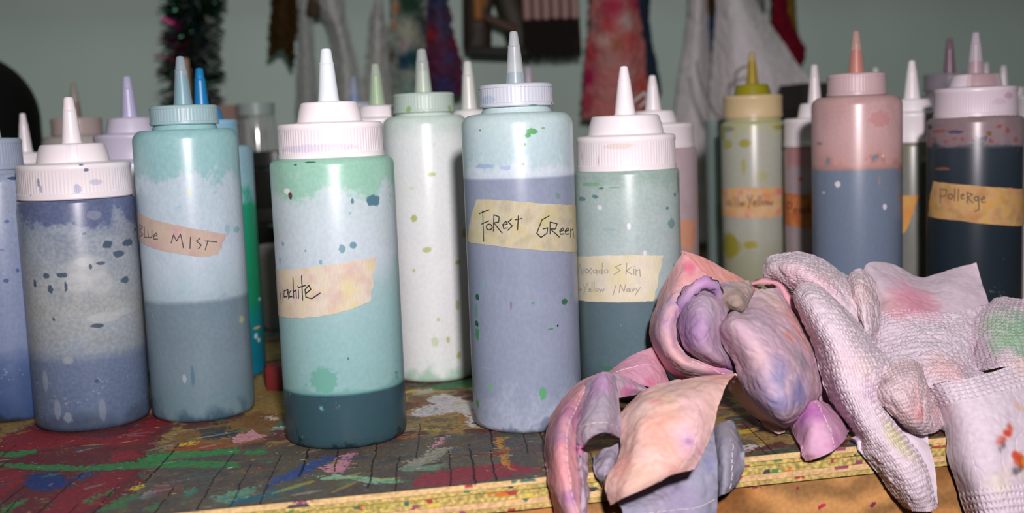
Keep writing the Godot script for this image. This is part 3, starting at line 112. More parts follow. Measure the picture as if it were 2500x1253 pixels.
const PINKB = [[0.0911,0.9895,-0.6104,0.0113,236,140,136,0.43],[0.1083,0.9861,-0.6328,0.0117,236,140,136,0.37],[0.1283,0.9749,-0.641,0.01,230,150,130,0.5],[0.0982,0.9865,-0.6233,0.004,214,70,120,0.43],[0.0891,0.9815,-0.6101,0.0025,120,126,176,0.37],[0.0861,0.9707,-0.6096,0.0034,120,126,176,0.31],[0.0905,0.9742,-0.6104,0.0017,120,126,176,0.31],[0.0806,0.9594,-0.6038,0.0112,190,164,192,0.43],[0.0775,0.9452,-0.6082,0.0085,120,126,176,0.22],[0.0897,0.9271,-0.6104,0.0068,206,90,150,0.43],[0.0803,0.9654,-0.6086,0.004,120,126,176,0.19],[0.0959,0.9354,-0.592,0.0082,190,164,178,0.37],[0.1066,0.9363,-0.591,0.0065,206,90,150,0.31],[0.1132,0.9349,-0.5912,0.006,160,112,180,0.37],[0.0918,0.9636,-0.5766,0.0106,160,112,180,0.46],[0.0887,0.9534,-0.5858,0.007,160,112,180,0.37],[0.0913,0.9662,-0.6008,0.0067,150,120,180,0.37],[0.1015,0.9686,-0.5832,0.0091,206,190,200,0.37],[0.1048,0.9695,-0.5838,0.0027,120,126,176,0.25],[0.1015,0.9488,-0.5736,0.0106,170,140,170,0.25],[0.1101,0.9709,-0.5944,0.0055,214,180,186,0.31],[0.1129,0.9625,-0.566,0.0104,214,180,190,0.37],[0.1179,0.9504,-0.5516,0.0065,222,184,176,0.37],[0.1128,0.9497,-0.5564,0.0056,120,126,176,0.19],[0.1313,0.9454,-0.5484,0.0065,120,126,176,0.4],[0.1282,0.9403,-0.544,0.0049,110,126,180,0.37],[0.1186,0.9392,-0.546,0.0065,150,140,180,0.25],[0.1402,0.9308,-0.552,0.0075,110,116,176,0.53],[0.1282,0.9289,-0.5402,0.0059,124,130,186,0.5],[0.1236,0.9286,-0.5422,0.0034,120,126,176,0.37],[0.121,0.9324,-0.5484,0.0055,140,130,184,0.31],[0.1358,0.9207,-0.5512,0.005,190,164,170,0.31],[0.1407,0.9687,-0.6238,0.0097,226,214,198,0.5],[0.1419,0.9628,-0.6096,0.0094,206,170,160,0.37],[0.1523,0.9565,-0.6114,0.0094,230,150,130,0.37],[0.1554,0.9464,-0.5976,0.007,232,170,150,0.37],[0.1259,0.9616,-0.5684,0.0078,190,180,196,0.31],[0.1432,0.9537,-0.5811,0.0032,230,130,80,0.5],[0.1442,0.9463,-0.567,0.0062,140,140,140,0.31],[0.1488,0.9418,-0.5726,0.0057,126,134,146,0.37],[0.1547,0.9295,-0.5832,0.0069,206,176,160,0.31],[0.1322,0.9524,-0.56,0.0102,206,166,186,0.25],[0.1503,0.9181,-0.5634,0.0056,176,90,176,0.46],[0.1459,0.9132,-0.5626,0.0046,166,96,180,0.43],[0.1533,0.9169,-0.5592,0.004,190,110,180,0.37],[0.158,0.9064,-0.5506,0.0045,190,90,160,0.37],[0.1453,0.8978,-0.553,0.005,236,140,136,0.31],[0.1532,0.9084,-0.5478,0.0074,216,170,196,0.31],[0.0587,0.9295,-0.5364,0.01,230,206,200,0.37],[0.0668,0.9245,-0.5234,0.0073,230,150,130,0.4],[0.0621,0.9223,-0.5176,0.0058,236,160,140,0.37],[0.0729,0.9299,-0.5246,0.0058,236,176,150,0.31],[0.0721,0.9365,-0.539,0.0075,222,190,160,0.37],[0.0669,0.9319,-0.538,0.004,236,140,136,0.31],[0.0675,0.9186,-0.509,0.0061,230,150,130,0.34],[0.0475,0.9095,-0.5098,0.0071,236,140,136,0.37],[0.054,0.906,-0.5014,0.0079,214,180,150,0.37],[0.0752,0.9204,-0.5154,0.0057,206,176,206,0.37],[0.0803,0.9193,-0.5116,0.0071,214,168,200,0.37],[0.0783,0.9199,-0.5112,0.0019,160,110,190,0.5],[0.085,0.9309,-0.527,0.0087,222,176,190,0.37],[0.0816,0.9123,-0.509,0.007,226,168,176,0.37],[0.0704,0.9102,-0.498,0.0046,230,150,140,0.31],[0.1058,0.9355,-0.5696,0.0063,234,170,150,0.37],[0.0781,0.9367,-0.5596,0.0052,120,126,176,0.12],[0.0263,0.9287,-0.545,0.0077,180,112,160,0.4],[0.0217,0.9253,-0.535,0.0066,176,120,170,0.37],[0.0179,0.9204,-0.52,0.0059,166,120,180,0.37],[0.0208,0.9192,-0.51,0.0024,236,140,136,0.37],[0.0156,0.915,-0.515,0.0058,222,140,150,0.31],[0.0178,0.9102,-0.505,0.0081,232,140,146,0.4],[0.0217,0.9007,-0.495,0.0033,140,90,176,0.43],[0.0179,0.8954,-0.497,0.0061,214,176,190,0.37],[0.0281,0.9345,-0.555,0.0058,226,160,150,0.31],[0.0425,0.9396,-0.5528,0.0067,190,120,180,0.34],[0.0378,0.936,-0.547,0.0062,180,130,180,0.31],[0.0445,0.9308,-0.5336,0.0075,140,140,140,0.25],[0.0337,0.9263,-0.5216,0.0059,176,160,150,0.25],[0.0284,0.9153,-0.5206,0.0029,206,90,150,0.5],[0.0465,0.9286,-0.534,0.0025,190,164,192,0.25],[0.0563,0.9298,-0.5702,0.0043,206,90,150,0.43],[0.059,0.9306,-0.5756,0.0043,190,110,150,0.37],[0.0648,0.9393,-0.606,0.0113,216,150,190,0.31],[0.0735,0.9283,-0.5978,0.0044,226,80,140,0.43],[0.068,0.9321,-0.5968,0.0056,200,150,170,0.31],[0.0924,0.9015,-0.5334,0.0034,120,126,176,0.37],[0.0925,0.9077,-0.5334,0.0034,150,130,190,0.37],[0.0749,0.8878,-0.5184,0.0096,156,130,170,0.31],[0.0633,0.8894,-0.518,0.0072,176,160,176,0.31],[0.1058,0.9125,-0.5552,0.0051,170,160,150,0.31],[0.11,0.91,-0.556,0.0025,190,160,150,0.31],[0.1201,0.9695,-0.601,0.0072,150,130,110,0.43],[0.1324,0.9743,-0.6272,0.0046,196,190,190,0.37],[0.1172,0.9759,-0.6198,0.004,140,120,180,0.37],[0.1086,0.9774,-0.6038,0.0039,150,120,176,0.37],[0.1025,0.981,-0.5998,0.0044,180,110,180,0.31],[0.1709,0.9218,-0.6146,0.0067,226,140,160,0.37],[0.1786,0.905,-0.6064,0.0071,196,160,196,0.31],[0.1818,0.8945,-0.6022,0.0049,226,190,170,0.37]]
const WHITE = [
	{"n":"rolled_arm","c":[214,198,206],"wf":3.3,"wa":1.25,"wv":0.45,"wr":0.8,"g":[[[0.1562,0.9682,-0.6216],[0.1551,0.9742,-0.6118],[0.1581,0.9776,-0.6095],[0.1657,0.9764,-0.6127],[0.1748,0.9712,-0.6247]],[[0.1557,0.963,-0.6139],[0.1536,0.97,-0.5925],[0.1581,0.9728,-0.5866],[0.1674,0.97,-0.593],[0.1818,0.9612,-0.6145]],[[0.1589,0.9532,-0.6049],[0.1562,0.9605,-0.5777],[0.1612,0.963,-0.571],[0.1718,0.9602,-0.5786],[0.1894,0.9509,-0.6063]],[[0.1634,0.9409,-0.6038],[0.1603,0.9493,-0.569],[0.1659,0.9516,-0.5624],[0.1765,0.9491,-0.57],[0.1943,0.9426,-0.5977]],[[0.1646,0.9288,-0.5964],[0.1623,0.9369,-0.5618],[0.1689,0.9393,-0.5554],[0.18,0.9387,-0.5612],[0.1971,0.9362,-0.5831]],[[0.1692,0.9143,-0.5905],[0.1656,0.9234,-0.5558],[0.1696,0.9264,-0.548],[0.176,0.9273,-0.552],[0.1851,0.9262,-0.5668]],[[0.1762,0.9023,-0.5851],[0.171,0.9121,-0.5502],[0.1738,0.9153,-0.5422],[0.1798,0.9164,-0.5452],[0.1873,0.9157,-0.5597]],[[0.174,0.899,-0.5573],[0.1753,0.9031,-0.5444],[0.1787,0.9068,-0.5375],[0.1851,0.9073,-0.5406],[0.194,0.905,-0.5544]],[[0.1817,0.8876,-0.5587],[0.1818,0.8929,-0.5428],[0.1858,0.8967,-0.5351],[0.1932,0.8971,-0.5383],[0.201,0.8945,-0.551]],[[0.1895,0.8761,-0.5601],[0.1887,0.8822,-0.5422],[0.1919,0.8851,-0.5353],[0.1981,0.8859,-0.5374],[0.2049,0.8831,-0.5498]],[[0.1973,0.8662,-0.5615],[0.1959,0.8708,-0.5454],[0.1983,0.8718,-0.5402],[0.2033,0.8716,-0.542],[0.209,0.8689,-0.5524]]]},
	{"n":"smooth_backing","c":[212,198,208],"wr":0.4,"g":[[[0.1863,0.9133,-0.5812],[0.1971,0.9087,-0.5718],[0.2104,0.9022,-0.5732]],[[0.191,0.9022,-0.5726],[0.1993,0.9023,-0.5619],[0.2096,0.8975,-0.5637]],[[0.1984,0.891,-0.5617],[0.2042,0.8908,-0.5581],[0.2102,0.8865,-0.5573]],[[0.2061,0.8751,-0.5631],[0.208,0.876,-0.5569],[0.2107,0.8701,-0.5536]]]},
	{"n":"corner_flap","c":[214,202,212],"wr":0.3,"g":[[[0.1696,0.9022,-0.5631],[0.1774,0.9021,-0.5702],[0.1794,0.9022,-0.5649]],[[0.1723,0.8979,-0.557],[0.1771,0.8987,-0.5579],[0.1811,0.8975,-0.5586]],[[0.1833,0.8838,-0.559],[0.185,0.8847,-0.5593],[0.1877,0.8834,-0.5598]]]},
	{"n":"doubled_fold","c":[214,198,206],"wf":3.1,"wa":0.55,"wr":0.8,"g":[[[0.1492,0.9812,-0.6646],[0.1524,0.9868,-0.6594],[0.1647,0.9891,-0.6546],[0.1811,0.9842,-0.662],[0.195,0.9749,-0.6642],[0.2069,0.9685,-0.6661]],[[0.1471,0.9774,-0.6566],[0.1496,0.9823,-0.6416],[0.1579,0.9853,-0.6276],[0.1711,0.9808,-0.626],[0.1852,0.9723,-0.6302],[0.2007,0.9648,-0.6423]],[[0.1491,0.97,-0.6627],[0.1536,0.9722,-0.6538],[0.1571,0.9772,-0.6294],[0.166,0.9769,-0.6156],[0.1801,0.9667,-0.6161],[0.1962,0.9583,-0.6245]],[[0.1563,0.9634,-0.6677],[0.1604,0.9634,-0.6626],[0.1622,0.9665,-0.6475],[0.171,0.9684,-0.626],[0.1835,0.9593,-0.6186],[0.1964,0.9474,-0.6179]],[[0.1638,0.956,-0.6689],[0.1654,0.9563,-0.6634],[0.1672,0.9581,-0.656],[0.176,0.9602,-0.6326],[0.1888,0.9503,-0.6242],[0.201,0.937,-0.6253]]]},
	{"n":"bulging_fold","c":[210,192,198],"wf":3.0,"wa":0.4,"wr":1.1,"g":[[[0.1945,0.9721,-0.6536],[0.1974,0.9781,-0.6474],[0.2036,0.9777,-0.6484],[0.2105,0.9713,-0.6552]],[[0.1902,0.9659,-0.6349],[0.1913,0.9719,-0.6218],[0.1988,0.9692,-0.6258],[0.209,0.961,-0.6417]],[[0.191,0.9556,-0.6255],[0.191,0.9607,-0.6113],[0.1975,0.9583,-0.6171],[0.2074,0.9513,-0.6348]],[[0.1927,0.9471,-0.6192],[0.192,0.9485,-0.6077],[0.1979,0.9456,-0.6162],[0.2052,0.9444,-0.6316]],[[0.1976,0.9373,-0.6209],[0.1966,0.939,-0.6151],[0.1985,0.939,-0.6182],[0.2017,0.9388,-0.6244]]]},
	{"n":"pocket_fold","c":[212,190,194],"wf":3.4,"wa":1.3,"wr":0.8,"g":[[[0.1821,0.9262,-0.5691],[0.1878,0.9337,-0.573],[0.2002,0.9378,-0.5808],[0.2112,0.9361,-0.5874],[0.2202,0.9284,-0.6021]],[[0.1816,0.925,-0.5606],[0.1848,0.9335,-0.5546],[0.1941,0.9369,-0.5572],[0.205,0.9346,-0.5666],[0.2179,0.9241,-0.5904]],[[0.1826,0.9231,-0.556],[0.1846,0.9309,-0.5442],[0.1925,0.9331,-0.5466],[0.2027,0.9295,-0.5569],[0.2178,0.9181,-0.5829]],[[0.187,0.919,-0.555],[0.1878,0.9251,-0.542],[0.1943,0.9256,-0.5432],[0.2041,0.9206,-0.5534],[0.2203,0.9113,-0.5787]],[[0.1922,0.9133,-0.5559],[0.1933,0.917,-0.544],[0.1985,0.9163,-0.5458],[0.2068,0.9128,-0.5539],[0.2217,0.9064,-0.5761]],[[0.201,0.9053,-0.5631],[0.2019,0.9072,-0.5558],[0.2059,0.9069,-0.5565],[0.2116,0.9062,-0.5613],[0.2215,0.9045,-0.5761]]]},
	{"n":"corner_panel","c":[208,190,200],"wr":0.4,"g":[[[0.2111,0.9725,-0.6762],[0.2168,0.978,-0.6809],[0.2335,0.9754,-0.6882],[0.2492,0.967,-0.6858],[0.267,0.9714,-0.6838],[0.282,0.9754,-0.6814]],[[0.213,0.9652,-0.6651],[0.218,0.9684,-0.664],[0.2306,0.9672,-0.6688],[0.2452,0.9622,-0.6654],[0.2614,0.9644,-0.6632],[0.2802,0.9652,-0.6698]],[[0.2145,0.9571,-0.6549],[0.22,0.9591,-0.652],[0.231,0.9585,-0.6528],[0.2419,0.9561,-0.6498],[0.2585,0.9567,-0.6496],[0.2787,0.9592,-0.6602]],[[0.2082,0.9475,-0.6416],[0.2161,0.9508,-0.6372],[0.2275,0.9517,-0.6362],[0.2413,0.9501,-0.6356],[0.2558,0.9488,-0.6398],[0.2787,0.9531,-0.6556]]]},
	{"n":"waffle_slope","c":[206,192,202],"wf":3.0,"wa":0.75,"wr":1.0,"g":[[[0.209,0.9521,-0.6455],[0.2177,0.955,-0.6431],[0.2287,0.9551,-0.643],[0.2411,0.953,-0.6412],[0.2569,0.9524,-0.6437],[0.2786,0.9544,-0.6565]],[[0.2056,0.9459,-0.6364],[0.2148,0.9492,-0.6332],[0.2269,0.9501,-0.6333],[0.2407,0.9487,-0.6327],[0.2549,0.9474,-0.6368],[0.2745,0.9498,-0.6512]],[[0.2024,0.9384,-0.6274],[0.2121,0.9422,-0.6252],[0.224,0.9448,-0.6224],[0.2375,0.9444,-0.6218],[0.2519,0.9418,-0.627],[0.2675,0.9441,-0.6435]],[[0.1999,0.9317,-0.6128],[0.2093,0.9345,-0.6106],[0.2206,0.9373,-0.6068],[0.2327,0.9371,-0.607],[0.2482,0.9337,-0.6142],[0.2615,0.9343,-0.6332]],[[0.2078,0.9271,-0.6009],[0.2153,0.9303,-0.5928],[0.2259,0.932,-0.589],[0.2357,0.9302,-0.5907],[0.2471,0.9263,-0.6047],[0.26,0.9252,-0.6227]],[[0.2156,0.9176,-0.5919],[0.2163,0.9241,-0.5808],[0.2236,0.9268,-0.5774],[0.2333,0.9249,-0.5791],[0.2437,0.9219,-0.5855],[0.2585,0.921,-0.602]]]},
	{"n":"ribbed_panel","c":[206,188,198],"wf":3.4,"wa":1.0,"wr":0.7,"g":[[[0.2801,0.952,-0.6623],[0.2858,0.9571,-0.6576],[0.2962,0.9555,-0.6592],[0.3145,0.9551,-0.662]],[[0.2651,0.9473,-0.6469],[0.2713,0.9528,-0.6348],[0.2817,0.9527,-0.6318],[0.3018,0.9514,-0.635]],[[0.2585,0.9402,-0.6365],[0.2629,0.9453,-0.6176],[0.2721,0.9459,-0.6126],[0.2929,0.9445,-0.616]],[[0.2578,0.9314,-0.627],[0.2611,0.9375,-0.6052],[0.27,0.9381,-0.6002],[0.2868,0.9369,-0.603]],[[0.2554,0.9226,-0.6173],[0.2583,0.9307,-0.5936],[0.267,0.9327,-0.5886],[0.2812,0.9328,-0.591]]]},
	{"n":"hanging_panel","c":[210,196,206],"wf":3.3,"wa":1.1,"wband":[0.0,0.2,0.82,1.0],"wr":0.3,"st":[[0.27,0.45,0.98]],"g":[[[0.2168,0.9206,-0.594],[0.2198,0.9281,-0.573],[0.2314,0.9298,-0.5704],[0.2472,0.931,-0.5778],[0.2633,0.9329,-0.5852],[0.2822,0.933,-0.593]],[[0.2207,0.9127,-0.5844],[0.2212,0.9197,-0.563],[0.2303,0.9229,-0.5572],[0.2445,0.9244,-0.5616],[0.2581,0.9244,-0.5686],[0.2743,0.9232,-0.576]],[[0.2211,0.9021,-0.5751],[0.2218,0.9093,-0.5538],[0.2291,0.9119,-0.5468],[0.2401,0.9131,-0.5488],[0.2535,0.9128,-0.5558],[0.2673,0.912,-0.561]],[[0.2207,0.8896,-0.5657],[0.2223,0.8958,-0.5474],[0.2296,0.8992,-0.5404],[0.2394,0.8993,-0.5422],[0.2507,0.8996,-0.547],[0.2628,0.899,-0.551]],[[0.2269,0.8724,-0.5677],[0.2248,0.8817,-0.5432],[0.2308,0.885,-0.536],[0.2406,0.8851,-0.5378],[0.2503,0.8846,-0.5414],[0.2629,0.8836,-0.5464]],[[0.2326,0.8543,-0.5668],[0.2292,0.8646,-0.5412],[0.234,0.8681,-0.5338],[0.2428,0.8676,-0.5354],[0.2514,0.8667,-0.5388],[0.2639,0.865,-0.5438]]]}]
const WHITEB = [[0.1587,0.9786,-0.622,0.01,226,186,196,0.4],[0.1715,0.9739,-0.6194,0.0099,226,180,188,0.4],[0.1491,0.9769,-0.6204,0.0075,226,190,200,0.32],[0.2336,0.9608,-0.6532,0.0114,216,140,160,0.64],[0.2242,0.956,-0.647,0.0087,218,150,166,0.56],[0.2394,0.9575,-0.6494,0.0087,214,140,160,0.48],[0.22,0.9535,-0.6416,0.0061,222,160,170,0.4],[0.1943,0.9679,-0.6232,0.0074,216,186,180,0.4],[0.2159,0.9582,-0.6504,0.0062,220,180,176,0.4],[0.1749,0.9295,-0.5518,0.0048,206,176,206,0.48],[0.1749,0.9405,-0.5584,0.0066,222,190,186,0.32],[0.1655,0.9445,-0.5614,0.0067,222,192,196,0.32],[0.1961,0.9295,-0.5482,0.0051,214,170,170,0.4],[0.1972,0.9197,-0.5456,0.0038,220,130,130,0.56],[0.1918,0.9223,-0.5446,0.0043,214,160,160,0.4],[0.2126,0.9163,-0.5652,0.0066,226,180,180,0.48],[0.1903,0.9316,-0.549,0.0043,180,160,170,0.24],[0.1853,0.9328,-0.5556,0.0026,110,80,90,0.48],[0.1853,0.9102,-0.5406,0.0055,206,202,150,0.56],[0.1886,0.9045,-0.5384,0.0051,204,200,150,0.48],[0.1824,0.9146,-0.5438,0.0038,206,200,160,0.4],[0.1947,0.899,-0.5386,0.0038,206,204,164,0.32],[0.2278,0.931,-0.5884,0.0092,226,172,168,0.48],[0.2404,0.9318,-0.598,0.0061,214,150,160,0.24],[0.273,0.9473,-0.6174,0.0096,126,168,132,0.48],[0.2736,0.9398,-0.6082,0.0094,126,168,132,0.48],[0.2648,0.9401,-0.6086,0.0057,130,170,136,0.48],[0.2762,0.9337,-0.604,0.0093,130,168,136,0.44],[0.2824,0.9509,-0.6282,0.0063,130,168,136,0.44],[0.2829,0.9466,-0.619,0.0072,130,170,136,0.48],[0.2678,0.9491,-0.6212,0.0048,150,180,150,0.4],[0.2494,0.8911,-0.544,0.0063,214,204,160,0.4],[0.2345,0.8854,-0.5376,0.0062,214,206,166,0.32],[0.2413,0.9067,-0.549,0.0063,206,196,206,0.32],[0.2406,0.894,-0.5424,0.0054,222,196,200,0.32],[0.2671,0.9315,-0.584,0.0068,226,190,176,0.4],[0.2503,0.9187,-0.5626,0.0022,200,120,70,0.56],[0.2528,0.9157,-0.5612,0.0022,214,150,90,0.56],[0.2516,0.9173,-0.561,0.0017,206,130,80,0.48],[0.2349,0.9032,-0.546,0.0019,196,66,44,0.68],[0.236,0.9029,-0.5462,0.0019,196,66,44,0.68],[0.2372,0.9026,-0.5464,0.0019,196,66,44,0.68],[0.2382,0.9054,-0.5466,0.0019,196,66,44,0.68],[0.2393,0.9051,-0.5468,0.0019,196,66,44,0.68],[0.2404,0.9079,-0.547,0.0019,196,66,44,0.68],[0.2415,0.9076,-0.5472,0.0019,196,66,44,0.68],[0.2426,0.9073,-0.5474,0.0019,196,66,44,0.68],[0.2437,0.9101,-0.5476,0.0019,196,66,44,0.68],[0.2357,0.9003,-0.5443,0.0021,60,66,70,0.64],[0.2383,0.9022,-0.5448,0.0019,70,74,80,0.56],[0.2335,0.8993,-0.5439,0.0015,70,74,80,0.56],[0.2438,0.8975,-0.543,0.0019,196,70,44,0.64],[0.2467,0.8957,-0.5435,0.0019,196,70,44,0.64],[0.2496,0.894,-0.544,0.0019,196,70,44,0.64],[0.2459,0.8929,-0.5434,0.0019,196,70,44,0.64],[0.2488,0.8912,-0.5439,0.0019,196,70,44,0.64],[0.2449,0.8972,-0.5432,0.0019,196,70,44,0.64],[0.2478,0.8954,-0.5437,0.0019,196,70,44,0.64],[0.2441,0.8943,-0.543,0.0019,196,70,44,0.64],[0.247,0.8926,-0.5436,0.0019,196,70,44,0.64],[0.2494,0.8932,-0.544,0.0021,206,170,40,0.64],[0.2432,0.8902,-0.541,0.0021,60,60,64,0.64],[0.2459,0.8908,-0.5415,0.0017,60,60,64,0.56]]
